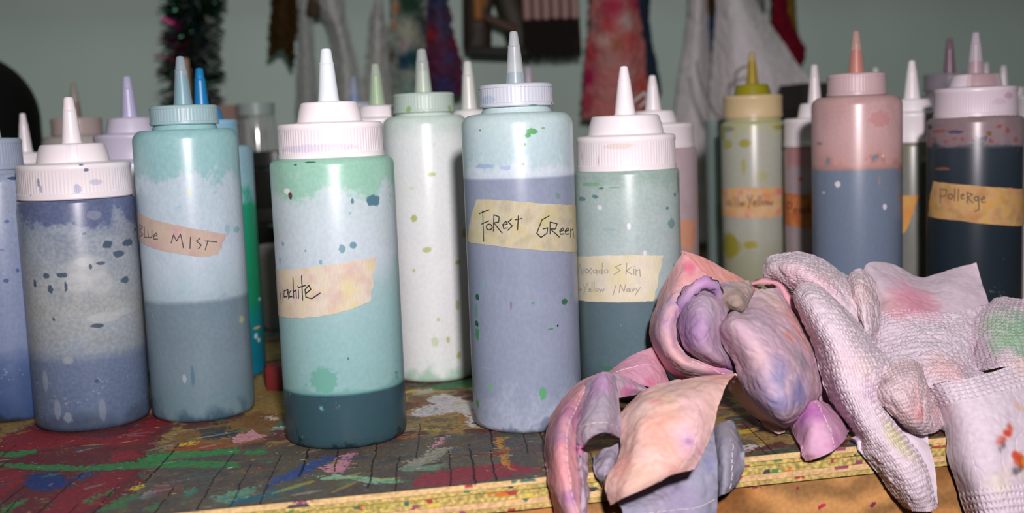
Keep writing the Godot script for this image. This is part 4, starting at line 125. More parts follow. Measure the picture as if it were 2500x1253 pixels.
const HANG = [
	{"id":"brown_brush_cloth","n":"cloth","c":[60,44,22],"wr":4,"g":[[[-0.267,1.2582,-1.3565],[-0.253,1.2553,-1.3386],[-0.242,1.258,-1.3618]],[[-0.2714,1.2158,-1.3561],[-0.2546,1.2128,-1.3336],[-0.2436,1.2153,-1.362]],[[-0.2747,1.1921,-1.3557],[-0.256,1.1895,-1.3336],[-0.2459,1.1915,-1.3618]],[[-0.2774,1.1636,-1.3555],[-0.2581,1.1712,-1.3386],[-0.2502,1.1509,-1.3614]]]},
	{"id":"plastic_a","n":"sheet","c":[214,214,210],"wr":2,"g":[[[-0.2276,1.2606,-1.3856],[-0.2055,1.2576,-1.3695],[-0.1899,1.2506,-1.3936]],[[-0.225,1.222,-1.3866],[-0.1994,1.2136,-1.3611],[-0.1878,1.2019,-1.3946]],[[-0.2118,1.2024,-1.3895],[-0.1937,1.1896,-1.3626],[-0.1833,1.1773,-1.3958]],[[-0.2071,1.1583,-1.3911],[-0.1887,1.1511,-1.3641],[-0.1764,1.1427,-1.3976]],[[-0.2076,1.104,-1.3916],[-0.1895,1.093,-1.3646],[-0.1741,1.0929,-1.3986]],[[-0.2134,1.0445,-1.3911],[-0.1921,1.0442,-1.3646],[-0.1792,1.043,-1.3981]]]},
	{"id":"plastic_b","n":"sheet","c":[216,214,210],"wr":2,"g":[[[-0.1606,1.2112,-1.4001],[-0.1472,1.2379,-1.3822],[-0.1445,1.2109,-1.4035]],[[-0.1646,1.1818,-1.3996],[-0.1498,1.1936,-1.3719],[-0.1414,1.1764,-1.4045]],[[-0.172,1.1326,-1.3986],[-0.154,1.1308,-1.3717],[-0.1379,1.1267,-1.4057]],[[-0.1803,1.0682,-1.3976],[-0.1572,1.0674,-1.3717],[-0.1384,1.0665,-1.4062]]]},
	{"id":"plastic_c","n":"sheet","c":[186,190,186],"wr":2,"g":[[[-0.2429,1.2635,-1.4031],[-0.2386,1.2628,-1.3988],[-0.2308,1.2634,-1.4056]],[[-0.2508,1.1853,-1.4024],[-0.2412,1.1794,-1.3941],[-0.2318,1.18,-1.4064]],[[-0.2566,1.1211,-1.402],[-0.2414,1.1201,-1.3896],[-0.2313,1.1203,-1.4072]],[[-0.262,1.0461,-1.4018],[-0.2457,1.0457,-1.3896],[-0.2346,1.0449,-1.4074]]]},
	{"id":"teal_rag","n":"cloth","c":[150,160,150],"wr":3,"b":[[-0.1105,1.2211,-1.3738,0.0169,40,66,52,0.9],[-0.0979,1.1978,-1.3869,0.0151,40,60,60,0.8],[-0.1121,1.1875,-1.3738,0.0169,170,170,150,0.8],[-0.1079,1.1577,-1.3649,0.0119,40,90,80,0.9],[-0.1177,1.1532,-1.3628,0.0099,40,70,90,0.9],[-0.1303,1.1993,-1.3902,0.0071,190,140,110,0.8],[-0.1269,1.2187,-1.3908,0.0071,196,130,96,0.9],[-0.1191,1.1724,-1.3623,0.0079,180,150,160,0.7],[-0.1345,1.1628,-1.3897,0.007,80,60,50,0.8],[-0.1145,1.1193,-1.3638,0.0128,130,160,150,0.8]],"g":[[[-0.1304,1.2583,-1.3957],[-0.1086,1.254,-1.3698],[-0.0914,1.258,-1.404]],[[-0.1352,1.2098,-1.3952],[-0.1111,1.2015,-1.3698],[-0.0912,1.209,-1.4045]],[[-0.1396,1.1707,-1.3947],[-0.1145,1.1624,-1.3593],[-0.0955,1.1697,-1.404]],[[-0.1392,1.1312,-1.3952],[-0.114,1.1239,-1.3598],[-0.0973,1.13,-1.404]],[[-0.1384,1.0965,-1.3957],[-0.1164,1.0903,-1.3698],[-0.1014,1.0952,-1.4034]]]},
	{"id":"purple_rag","n":"cloth","c":[92,54,78],"wr":5,"b":[[-0.0762,1.2249,-1.3761,0.0199,60,66,96,0.9],[-0.0702,1.1906,-1.3726,0.0149,66,72,104,0.9],[-0.0842,1.1845,-1.3798,0.011,160,48,52,0.95],[-0.0598,1.1726,-1.3952,0.0131,120,40,60,0.8],[-0.0816,1.1523,-1.3705,0.0169,104,48,76,0.8],[-0.0733,1.1229,-1.3726,0.0149,60,60,104,0.8],[-0.0593,1.1282,-1.3958,0.0121,100,50,80,0.7],[-0.0669,1.1567,-1.3737,0.01,70,70,110,0.7]],"g":[[[-0.0868,1.2566,-1.3948],[-0.0747,1.2531,-1.3721],[-0.0653,1.2564,-1.3994]],[[-0.0901,1.2177,-1.3945],[-0.0762,1.2143,-1.3671],[-0.0655,1.2174,-1.3997]],[[-0.0931,1.1836,-1.3942],[-0.075,1.1803,-1.3626],[-0.0596,1.1829,-1.4012]],[[-0.0957,1.1493,-1.394],[-0.0741,1.1467,-1.3631],[-0.052,1.1531,-1.4031]],[[-0.0947,1.1172,-1.3945],[-0.0735,1.113,-1.3686],[-0.0518,1.1108,-1.4035]]]},
	{"id":"red_rag","n":"cloth","c":[196,120,116],"wr":3,"b":[[0.1347,1.2111,-1.4116,0.0133,176,50,80,0.9],[0.1623,1.2172,-1.4321,0.0114,176,56,84,0.8],[0.1517,1.193,-1.4104,0.0133,206,180,176,0.8],[0.129,1.1914,-1.4105,0.0102,190,70,80,0.8],[0.1068,1.1589,-1.4305,0.0124,186,60,70,0.8],[0.1033,1.1286,-1.43,0.0124,176,36,90,0.95],[0.1008,1.0982,-1.4296,0.0124,180,60,86,0.8],[0.1233,1.1717,-1.4094,0.0102,206,170,160,0.8],[0.1386,1.1664,-1.4127,0.0082,140,96,50,0.8],[0.1568,1.171,-1.4165,0.0133,206,96,90,0.8],[0.1303,1.1467,-1.411,0.0123,176,140,130,0.7],[0.15,1.1309,-1.4104,0.0133,206,150,146,0.8],[0.1472,1.121,-1.4099,0.0051,160,120,70,0.7],[0.1702,1.1161,-1.4343,0.0135,206,90,80,0.8],[0.1292,1.1067,-1.411,0.0123,186,130,126,0.7],[0.1157,1.1939,-1.4322,0.0104,150,120,120,0.7],[0.1517,1.0958,-1.411,0.0123,196,170,160,0.6],[0.1749,1.093,-1.4354,0.0125,190,90,66,0.8]],"g":[[[0.1128,1.2547,-1.4371],[0.1283,1.2506,-1.4109],[0.1482,1.2498,-1.4103],[0.1665,1.2529,-1.4387]],[[0.1087,1.2047,-1.4365],[0.1264,1.2009,-1.4059],[0.1464,1.2001,-1.4053],[0.1715,1.2026,-1.44]],[[0.1033,1.1644,-1.4356],[0.1242,1.1615,-1.4057],[0.1479,1.1606,-1.4059],[0.1759,1.1671,-1.4411]],[[0.0984,1.1239,-1.4349],[0.1215,1.1218,-1.4054],[0.1493,1.1208,-1.4064],[0.1791,1.1263,-1.442]],[[0.0954,1.078,-1.4345],[0.1176,1.0769,-1.4048],[0.1481,1.0732,-1.4064],[0.1913,1.0797,-1.4448]]]},
	{"id":"navy_strap","n":"strap","c":[40,52,66],"wr":2,"g":[[[0.1685,1.2581,-1.4781],[0.1759,1.2574,-1.4748],[0.1927,1.2579,-1.4831]],[[0.1752,1.2064,-1.4798],[0.1811,1.2059,-1.4761],[0.1887,1.2062,-1.4826]],[[0.1775,1.17,-1.4804],[0.1845,1.1695,-1.477],[0.1918,1.1749,-1.4833]],[[0.1798,1.1333,-1.4811],[0.189,1.1328,-1.4781],[0.1985,1.1381,-1.4849]],[[0.1834,1.1016,-1.482],[0.1926,1.1012,-1.479],[0.2032,1.1063,-1.486]]]},
	{"id":"white_cloth_a","n":"cloth","c":[226,218,218],"wr":2,"b":[[0.2434,1.1263,-1.4401,0.0083,170,172,146,0.7]],"g":[[[0.2451,1.2566,-1.4882],[0.2521,1.2547,-1.4761],[0.2638,1.2564,-1.492]],[[0.2408,1.2047,-1.4875],[0.2507,1.203,-1.4741],[0.265,1.2043,-1.4925]],[[0.2344,1.163,-1.4863],[0.2479,1.1615,-1.4717],[0.2675,1.1623,-1.4932]],[[0.2238,1.1055,-1.4844],[0.2448,1.1041,-1.4665],[0.2736,1.1039,-1.4946]],[[0.2171,1.0527,-1.4833],[0.2433,1.0465,-1.4645],[0.281,1.0448,-1.4964]],[[0.2183,0.9831,-1.4839],[0.2448,0.983,-1.4651],[0.2826,0.98,-1.4969]],[[0.2224,0.9153,-1.485],[0.2462,0.9135,-1.4657],[0.2814,0.9091,-1.4969]]]},
	{"id":"white_cloth_b","n":"cloth","c":[228,220,222],"wr":1.5,"g":[[[0.2665,1.2494,-1.4406],[0.2723,1.2461,-1.4179],[0.2845,1.2454,-1.4158],[0.304,1.2491,-1.4487]],[[0.2672,1.2042,-1.441],[0.2801,1.2005,-1.4102],[0.2976,1.2022,-1.4093],[0.3201,1.2099,-1.4428]],[[0.2632,1.1587,-1.4403],[0.2827,1.1601,-1.4014],[0.3107,1.1641,-1.4028],[0.347,1.1681,-1.4392]],[[0.2587,1.118,-1.4395],[0.2836,1.1153,-1.397],[0.3236,1.1187,-1.3963],[0.3686,1.1314,-1.4345]],[[0.2563,1.0771,-1.4392],[0.2829,1.0705,-1.397],[0.3231,1.0764,-1.3963],[0.3823,1.1054,-1.4328]],[[0.2574,1.0513,-1.4395],[0.2835,1.0454,-1.402],[0.3197,1.0541,-1.4051],[0.3543,1.0707,-1.4315]]]},
	{"id":"blue_strap","n":"strap","c":[40,70,110],"wr":1,"b":[[0.2709,1.2472,-1.5032,0.0251,70,46,24,0.97],[0.2703,1.2183,-1.5032,0.0142,70,46,24,0.97]],"g":[[[0.2657,1.2578,-1.503],[0.2693,1.2571,-1.4989],[0.2768,1.2577,-1.5053]],[[0.2652,1.2027,-1.5031],[0.2693,1.2022,-1.4992],[0.2769,1.2025,-1.5055]],[[0.267,1.1789,-1.5036],[0.27,1.1785,-1.4994],[0.2759,1.1787,-1.5054]],[[0.2687,1.1497,-1.504],[0.27,1.1478,-1.4995],[0.2737,1.1496,-1.5051]]]},
	{"id":"dark_red_cloth","n":"cloth","c":[116,26,40],"wr":3,"g":[[[0.3577,1.2563,-1.5172],[0.3621,1.255,-1.5086],[0.3747,1.2561,-1.5207]],[[0.3547,1.2033,-1.5167],[0.3631,1.2018,-1.5042],[0.3781,1.2083,-1.5215]],[[0.3578,1.1766,-1.5174],[0.3712,1.1752,-1.5059],[0.3893,1.1813,-1.5239]],[[0.369,1.155,-1.5198],[0.3812,1.1537,-1.5081],[0.4,1.1596,-1.5261]],[[0.3773,1.1359,-1.5215],[0.3863,1.1336,-1.5139],[0.3987,1.1435,-1.5259]]]},
	{"id":"mustard_strap","n":"strap","c":[116,98,36],"wr":1.5,"g":[[[0.3762,1.2586,-1.54],[0.3824,1.2579,-1.5365],[0.3923,1.2585,-1.5433]],[[0.3779,1.2048,-1.5405],[0.3847,1.2042,-1.5371],[0.3941,1.2045,-1.5438]],[[0.3798,1.1723,-1.5409],[0.3867,1.1718,-1.5376],[0.3961,1.1719,-1.5442]],[[0.3808,1.1533,-1.5412],[0.3876,1.15,-1.5378],[0.3959,1.1529,-1.5442]]]},
	{"id":"grey_strings","n":"strand","c":[120,118,116],"wr":2,"g":[[[0.3295,1.2566,-1.5114],[0.3351,1.2559,-1.5078],[0.343,1.2564,-1.5142]],[[0.3312,1.2249,-1.5118],[0.3375,1.2243,-1.5083],[0.3459,1.2247,-1.5149]],[[0.3333,1.209,-1.5123],[0.3389,1.2074,-1.5087],[0.3469,1.2088,-1.5151]]]}]

func _ready():
	# ---- camera, environment, light
	var cam := Camera3D.new()
	cam.name = "camera"
	cam.position = Vector3(0, TY + 0.166, 0)
	cam.basis = Basis(Vector3.RIGHT, deg_to_rad(-6.33)) * Basis(Vector3.BACK, deg_to_rad(-2.2))
	var lens := CameraAttributesPhysical.new()
	lens.frustum_focal_length = 77.1
	lens.frustum_focus_distance = 0.62
	lens.exposure_aperture = 12.5
	lens.frustum_near = 0.02
	cam.attributes = lens
	cam.fov = 25.58
	cam.near = 0.02
	cam.current = true
	add_child(cam)
	var env := Environment.new()
	env.background_mode = Environment.BG_COLOR
	env.background_color = Color(0, 0, 0)
	env.tonemap_mode = Environment.TONE_MAPPER_LINEAR
	env.tonemap_exposure = 1.0
	env.sdfgi_enabled = true
	env.ssao_enabled = true
	env.ssil_enabled = true
	var we := WorldEnvironment.new()
	we.environment = env
	add_child(we)
	var flash := SpotLight3D.new()      # the flash on the camera, a little above and right of the lens
	flash.name = "camera_flash"
	flash.position = Vector3(0.055, TY + 0.166 + 0.15, 0.10)
	flash.basis = Basis(Vector3.RIGHT, deg_to_rad(-13.0))
	flash.light_energy = 0.84
	flash.light_color = Color(1.0, 0.962, 0.978)
	flash.light_size = 0.022
	flash.spot_angle = 58.0
	flash.spot_angle_attenuation = 1.0
	flash.spot_range = 8.0
	flash.spot_attenuation = 2.0
	flash.shadow_enabled = true
	add_child(flash)
	var lamp := AreaLight3D.new()       # the room's ceiling panel
	lamp.name = "ceiling_panel_light"
	lamp.area_size = Vector2(1.2, 0.6)
	lamp.area_normalize_energy = true
	lamp.position = loc(-0.1, 2.7 - TY - 0.075, 0.2)
	lamp.basis = Basis(Vector3.UP, TURN) * Basis(Vector3.RIGHT, -PI / 2)
	lamp.light_energy = 0.17
	lamp.light_color = Color(0.88, 1.0, 0.95)
	lamp.area_range = 8.0
	lamp.shadow_enabled = true
	add_child(lamp)
	nz.seed = 11
	nz.frequency = 1.0
	nz.fractal_octaves = 3
	nz2.seed = 23
	nz2.frequency = 1.0
	nz2.fractal_octaves = 2
	make_shared()
	build_room()
	build_bench()
	for b in BOTTLES:
		make_bottle(b)
	var pk := thing("dyed_rag", "crumpled pink, purple and peach dyed rag with white stitching draped over the bench edge", "rag", Vector3.ZERO)
	for e in PINK:
		patch(e, PINKB, pk, cloth_mat, 0.0009)
	var wt := thing("waffle_towel", "pale waffle-weave towel with green, pink and red paint stains hanging over the bench edge", "towel", Vector3.ZERO)
	for e in WHITE:
		patch(e, WHITEB, wt, cloth_mat, 0.0012)
	build_background()

# ------------------------------------------------------------------ helpers
func numbered(called: String) -> String:
	if not used.has(called):
		used[called] = 0
		return called
	used[called] += 1
	return "%s_%03d" % [called, used[called]]

func thing(called: String, label: String, category: String, at: Vector3, turn := 0.0, group := "") -> Node3D:
	var o := Node3D.new()
	o.name = numbered(called)
	o.position = at
	o.rotation.y = turn
	o.set_meta("label", label)
	o.set_meta("category", category)
	if group:
		o.set_meta("group", group)
	add_child(o)
	return o

func part(called: String, mesh: Mesh, mat: Material, parent: Node, at := Vector3.ZERO, rot := Vector3.ZERO, label := "") -> MeshInstance3D:
	var m := MeshInstance3D.new()
	m.name = called
	m.mesh = mesh
	m.material_override = mat
	m.position = at
	m.rotation = rot
	if label:
		m.set_meta("label", label)
	parent.add_child(m, true)
	return m

func struct(called: String, mesh: Mesh, mat: Material, at: Vector3, turn := 0.0) -> MeshInstance3D:
	var m := part(called, mesh, mat, self, at, Vector3(0, turn, 0))
	m.set_meta("kind", "structure")
	return m

func box(x: float, y: float, z: float) -> BoxMesh:
	var b := BoxMesh.new()
	b.size = Vector3(x, y, z)
	return b

func rgb(c) -> Color:
	return Color(c[0] / 255.0, c[1] / 255.0, c[2] / 255.0)

func mat(c: Color, rough := 0.5, spec := 0.5, alpha := 1.0) -> StandardMaterial3D:
	var m := StandardMaterial3D.new()
	m.albedo_color = Color(c.r, c.g, c.b, alpha)
	m.roughness = rough
	m.metallic_specular = spec
	if alpha < 1.0:
		m.transparency = BaseMaterial3D.TRANSPARENCY_ALPHA
		m.cull_mode = BaseMaterial3D.CULL_DISABLED
	return m

func noise_bytes(w: int, h: int, freq: float, sd: int, oct := 3) -> PackedByteArray:
	var n := FastNoiseLite.new()
	n.seed = sd
	n.noise_type = FastNoiseLite.TYPE_SIMPLEX_SMOOTH
	n.frequency = freq
	n.fractal_octaves = oct
	return n.get_image(w, h, false, false, true).get_data()

func tex(w: int, h: int, data: PackedByteArray) -> ImageTexture:
	return ImageTexture.create_from_image(Image.create_from_data(w, h, false, Image.FORMAT_RGBA8, data))

func arrays(v: PackedVector3Array, n: PackedVector3Array, uv: PackedVector2Array, idx: PackedInt32Array, col := PackedColorArray()) -> ArrayMesh:
	var a := []
	a.resize(Mesh.ARRAY_MAX)
	a[Mesh.ARRAY_VERTEX] = v
	a[Mesh.ARRAY_NORMAL] = n
	a[Mesh.ARRAY_TEX_UV] = uv
	a[Mesh.ARRAY_INDEX] = idx
	if col.size():
		a[Mesh.ARRAY_COLOR] = col
	var m := ArrayMesh.new()
	m.add_surface_from_arrays(Mesh.PRIMITIVE_TRIANGLES, a)
	return m

# Turns a profile of (radius, height) points, bottom to top, into a solid of revolution. v runs with the height between lo and hi.
func lathe(prof: Array, seg := 48, lo := 0.0, hi := 1.0, ridges := 0, r_lo := 0.0, r_hi := 0.0, r_amp := 0.0) -> ArrayMesh:
	if ridges > 0:
		seg = ridges * 4
	var v := PackedVector3Array()
	var n := PackedVector3Array()
	var uv := PackedVector2Array()
	var idx := PackedInt32Array()
	var pts := []
	var nrm := []
	for i in prof.size() - 1:
		var a: Vector2 = prof[i]
		var b: Vector2 = prof[i + 1]
		var d := (b - a).normalized()
		var f := Vector2(d.y, -d.x)
		var fa := f
		var fb := f
		if i > 0:
			var p: Vector2 = (a - prof[i - 1]).normalized()
			var pn := Vector2(p.y, -p.x)
			if pn.dot(f) > 0.8:
				fa = (f + pn).normalized()
		if i < prof.size() - 2:
			var q: Vector2 = (prof[i + 2] - b).normalized()
			var qn := Vector2(q.y, -q.x)
			if qn.dot(f) > 0.8:
				fb = (f + qn).normalized()
		pts.append([a, b])
		nrm.append([fa, fb])
	for i in pts.size():
		var base := v.size()
		for e in 2:
			var p: Vector2 = pts[i][e]
			var f: Vector2 = nrm[i][e]
			var rid := ridges > 0 and p.y > r_lo - 0.00001 and p.y < r_hi + 0.00001 and absf(f.x) > 0.9
			for j in seg + 1:
				var t := TAU * j / seg - PI
				var s := sin(t)
				var c := cos(t)
				var r := p.x
				var nn := Vector3(f.x * s, f.y, f.x * c)
				if rid:
					var ph := ridges * t
					r += r_amp * (cos(ph) - 1.0)
					var dr := -r_amp * ridges * sin(ph) / maxf(r, 0.001)
					nn = (nn - Vector3(c, 0, -s) * dr).normalized()
				v.append(Vector3(r * s, p.y, r * c))
				n.append(nn)
				uv.append(Vector2(float(j) / seg, clampf((hi - p.y) / (hi - lo), 0, 1)))
		for j in seg:
			var a := base + j
			var c := base + seg + 1 + j
			idx.append_array([a, c, c + 1, a, c + 1, a + 1])
	return arrays(v, n, uv, idx)

# quarter-round corner points around centre c, from angle a0 to a1
func arc(c: Vector2, r: float, a0: float, a1: float, k := 5) -> Array:
	var o := []
	for i in k + 1:
		var a := deg_to_rad(lerpf(a0, a1, float(i) / k))
		o.append(c + Vector2(cos(a), sin(a)) * r)
	return o

# ------------------------------------------------------------------ shared materials
func make_shared():
	var w := 64
	var d := PackedByteArray()
	d.resize(w * w * 4)
	for y in w:
		for x in w:
			var a := sin(x * TAU / 8.0)
			var b := sin(y * TAU / 8.0)
			var over := sin(x * TAU / 16.0) * sin(y * TAU / 16.0)
			var h := (absf(a) if over > 0 else absf(b)) * 0.7 + 0.3
			var q := int(clampf(h, 0, 1) * 255)
			var i := (y * w + x) * 4
			d[i] = q
			d[i + 1] = q
			d[i + 2] = q
			d[i + 3] = 255
	weave = tex(w, w, d)
	cloth_mat = StandardMaterial3D.new()
	cloth_mat.vertex_color_use_as_albedo = true
	cloth_mat.roughness = 0.95
	cloth_mat.metallic_specular = 0.15
	cloth_mat.heightmap_enabled = true
	cloth_mat.heightmap_texture = weave
	cloth_mat.heightmap_scale = 0.012
	cloth_mat.cull_mode = BaseMaterial3D.CULL_DISABLED

func plaster(c: Color, sd: int) -> StandardMaterial3D:
	var m := mat(c, 0.85, 0.3)
	var t := NoiseTexture2D.new()
	t.width = 256
	t.height = 256
	t.seamless = true
	var n := FastNoiseLite.new()
	n.seed = sd
	n.frequency = 0.012
	n.fractal_octaves = 4
	t.noise = n
	var g := Gradient.new()
	g.set_color(0, Color(0.93, 0.94, 0.93))
	g.set_color(1, Color(1, 1, 1))
	t.color_ramp = g
	m.albedo_texture = t
	m.uv1_triplanar = true
	m.uv1_scale = Vector3(0.8, 0.8, 0.8)
	return m

# ------------------------------------------------------------------ room and bench
func loc(s: float, y: float, t: float) -> Vector3:   # along the bench edge, height above its top, depth behind its edge
	return EDGE + Basis(Vector3.UP, TURN) * Vector3(s, y, -t)

func build_room():
	var wall := plaster(Color(0.735, 0.805, 0.77), 3)
	var back := 0.958
	struct("wall_back", box(5.2, 2.7, 0.1), wall, loc(0, 1.35 - TY, back + 0.05), TURN)
	struct("wall_left", box(0.1, 2.7, 4.2), wall, loc(-2.55, 1.35 - TY, back - 2.05), TURN)
	struct("wall_right", box(0.1, 2.7, 4.2), wall, loc(2.55, 1.35 - TY, back - 2.05), TURN)
	struct("wall_front", box(5.2, 2.7, 0.1), wall, loc(0, 1.35 - TY, back - 4.15), TURN)
	struct("floor", box(5.4, 0.1, 4.4), mat(Color(0.38, 0.36, 0.33), 0.7, 0.3), loc(0, -TY - 0.05, back - 2.05), TURN)
	struct("ceiling", box(5.4, 0.1, 4.4), plaster(Color(0.86, 0.87, 0.86), 5), loc(0, 2.7 - TY + 0.05, back - 2.05), TURN)

	var p := thing("ceiling_lamp", "flat rectangular ceiling lamp panel above the bench", "lamp", loc(-0.1, 2.7 - TY - 0.03, 0.2), TURN)
	part("housing", box(1.26, 0.06, 0.66), mat(Color(0.85, 0.85, 0.85), 0.5), p)
	var glow := mat(Color(0.9, 0.95, 0.92), 0.5)
	glow.emission_enabled = true
	glow.emission = Color(0.88, 1.0, 0.95)
	glow.emission_energy_multiplier = 0.6
	part("diffuser_panel", box(1.2, 0.004, 0.6), glow, p, Vector3(0, -0.032, 0))

func build_bench():
	var t := thing("workbench", "paint-covered plywood workbench with a layered front edge and pine apron", "workbench", EDGE - Vector3(0, TY, 0), TURN)
	var depth := 0.945
	var wide := 1.9
	# paint-crusted top skin
	var q := PackedVector3Array()
	var n := PackedVector3Array()
	var uv := PackedVector2Array()
	for c in [[-1, 0], [1, 0], [1, 1], [-1, 1]]:
		var s: float = c[0] * wide / 2
		var d: float = c[1] * depth
		q.append(Vector3(s, TY, -d))
		n.append(Vector3.UP)
		uv.append(Vector2((s + 0.45) / 0.9, 1.0 - (d + 0.001) / 0.45))
	part("painted_top", arrays(q, n, uv, PackedInt32Array([0, 2, 1, 0, 3, 2])), bench_paint(), t)
	# plies
	var hs := [3.0, 2.2, 4.4, 3.3, 2.6]
	var front := [0.0, -0.0003, 0.0002, -0.0002, -0.0006]
	var mats := [ply_mat(Color(0.90, 0.76, 0.54), 1, 0.2), ply_mat(Color(0.80, 0.70, 0.42), 2, 0.9), ply_mat(Color(0.78, 0.69, 0.40), 3, 1.0), ply_mat(Color(0.89, 0.73, 0.53), 4, 0.3), ply_mat(Color(0.80, 0.69, 0.42), 5, 0.8)]
	var y := TY - 0.0002
	for i in 5:
		var h: float = hs[i] / 1000.0
		part("ply", box(wide, h - 0.00025, depth), mats[i], t, Vector3(0, y - h / 2, -depth / 2 + front[i]))
		y -= h
	y -= 0.0012
	part("apron", box(wide - 0.02, 0.11, 0.022), pine_mat(), t, Vector3(0, y - 0.055, -0.0135))
	for s in [-1, 1]:
		for d in [0.05, depth - 0.05]:
			part("leg", box(0.07, y - 0.11 if d < 0.1 else y, 0.07), mat(Color(0.62, 0.47, 0.3), 0.7), t, Vector3(s * (wide / 2 - 0.06), (y - 0.11) / 2 if d < 0.1 else y / 2, -d))

func bench_paint() -> StandardMaterial3D:
	var w := 2048
	var h := 1024
	var sx := w / 900.0      # pixels a millimetre
	var sy := h / 450.0
	var rng := RandomNumberGenerator.new()
	rng.seed = 77
	var a := noise_bytes(w, h, 0.006, 1, 4)
	var b := noise_bytes(w, h, 0.02, 2, 3)
	var f := noise_bytes(w, h, 0.12, 3, 2)
	var d := PackedByteArray()
	d.resize(w * h * 4)
	var pal := [Color8(66, 64, 58), Color8(96, 84, 62), Color8(128, 106, 62), Color8(84, 52, 48), Color8(70, 88, 72), Color8(146, 124, 74)]
	var pr := PackedInt32Array()
	for i in 256:
		var x := i / 255.0 * (pal.size() - 1)
		var c: Color = pal[int(x)].lerp(pal[mini(int(x) + 1, pal.size() - 1)], smoothstep(0.35, 0.65, x - int(x)))
		pr.append_array([int(c.r * 255), int(c.g * 255), int(c.b * 255)])
	for i in w * h:
		var k: int = clampi((a[i] * 2 + b[i]) / 3 + (f[i] - 128) / 9, 0, 255) * 3
		var m: int = 120 + f[i] / 5
		var j := i * 4
		d[j] = pr[k] * m >> 7
		d[j + 1] = pr[k + 1] * m >> 7
		d[j + 2] = pr[k + 2] * m >> 7
		d[j + 3] = 255
	# older dabs everywhere
	var cols := [Color8(150, 46, 50), Color8(60, 132, 76), Color8(40, 70, 126), Color8(206, 186, 60), Color8(200, 196, 192), Color8(196, 140, 156), Color8(180, 96, 48), Color8(60, 110, 110), Color8(30, 32, 36), Color8(110, 40, 44), Color8(130, 160, 130)]
	for k in 900:
		var c: Color = cols[rng.randi() % cols.size()]
		var r := rng.randf_range(1.0, 7.0)
		dab(d, w, h, rng.randf() * w, rng.randf() * h * 0.93, r * rng.randf_range(1.0, 4.0), r * rng.randf_range(0.6, 1.6), rng.randf_range(-0.5, 0.5), c, 0.75, b, f)
	for k in 260:
		var c: Color = cols[rng.randi() % cols.size()]
		var r := rng.randf_range(2.0, 5.0)
		dab(d, w, h, rng.randf() * w, h * rng.randf_range(0.62, 0.99), r * rng.randf_range(3.0, 9.0), r, rng.randf_range(-0.7, 0.2), c, 0.6, b, f)
	for p in POLYS:
		var pg := PackedVector2Array()
		var lo := Vector2(1e6, 1e6)
		var hi := Vector2(-1e6, -1e6)
		for s in p[1]:
			var v := Vector2((s[0] + 450.0) * sx, h - (s[1] + 1.0) * sy)
			pg.append(v)
			lo = lo.min(v)
			hi = hi.max(v)
		var c := rgb(p[0])
		var soft: bool = (hi.x - lo.x) * (hi.y - lo.y) > 90000
		for y in range(maxi(0, int(lo.y) - 6), mini(h, int(hi.y) + 6)):
			for x in range(maxi(0, int(lo.x) - 6), mini(w, int(hi.x) + 6)):
				var i := y * w + x
				var off := Vector2(b[i] - 128, f[i] - 128) * (0.16 if soft else 0.07)
				off.x += (f[i] - 128) * 0.06
				if Geometry2D.is_point_in_polygon(Vector2(x, y) + off, pg):
					if f[i] + (b[i] - 128) / 3 < (58 if soft else 44):
						continue
					var m := 0.82 + f[i] / 255.0 * 0.3
					var j := i * 4
					var al := 0.85
					d[j] = int(lerpf(d[j], minf(255, c.r * 255 * m), al))
					d[j + 1] = int(lerpf(d[j + 1], minf(255, c.g * 255 * m), al))
					d[j + 2] = int(lerpf(d[j + 2], minf(255, c.b * 255 * m), al))
	for k in 420:
		var c: Color = cols[rng.randi() % cols.size()].lerp(Color8(110, 100, 92), 0.25)
		var r := rng.randf_range(1.4, 4.5)
		dab(d, w, h, rng.randf() * w, h * rng.randf_range(0.55, 1.0), r * rng.randf_range(1.5, 7.0), r, rng.randf_range(-0.8, 0.3), c, rng.randf_range(0.35, 0.7), b, f)
	# fresh flecks
	for k in 700:
		var c: Color = cols[rng.randi() % cols.size()].lerp(Color(0.85, 0.83, 0.8), rng.randf() * 0.7)
		var r := rng.randf_range(0.7, 1.9)
		dab(d, w, h, rng.randf() * w, h * rng.randf_range(0.3, 1.0), r * rng.randf_range(1.0, 2.5), r, rng.randf_range(-0.4, 0.4), c, 0.9, b, f)
	# checks in the plywood face running away from the edge
	var x0 := 0.0
	while x0 < w:
		x0 += rng.randf_range(8, 44)
		var y0 := float(h) - (0.0 if rng.randf() < 0.6 else rng.randf_range(10, 160))
		var len := rng.randf_range(30, 230)
		var x := x0
		var wide := rng.randf_range(0.2, 0.95)
		for s in int(len):
			x += 0.13 + rng.randf_range(-0.35, 0.35)
			var yy := int(y0 - s)
			if yy < 0 or yy >= h or f[yy * w + clampi(int(x), 0, w - 1)] < 70:
				continue
			var wd := wide * (1.0 - s / len * 0.6)
			for xx in range(int(x - wd), int(x + wd) + 1):
				if xx >= 0 and xx < w and yy < h:
					var j := (yy * w + xx) * 4
					d[j] = int(d[j] * 0.34)
					d[j + 1] = int(d[j + 1] * 0.34)
					d[j + 2] = int(d[j + 2] * 0.34)
	var m := StandardMaterial3D.new()
	m.albedo_texture = tex(w, h, d)
	m.roughness = 0.62
	m.metallic_specular = 0.4
	return m

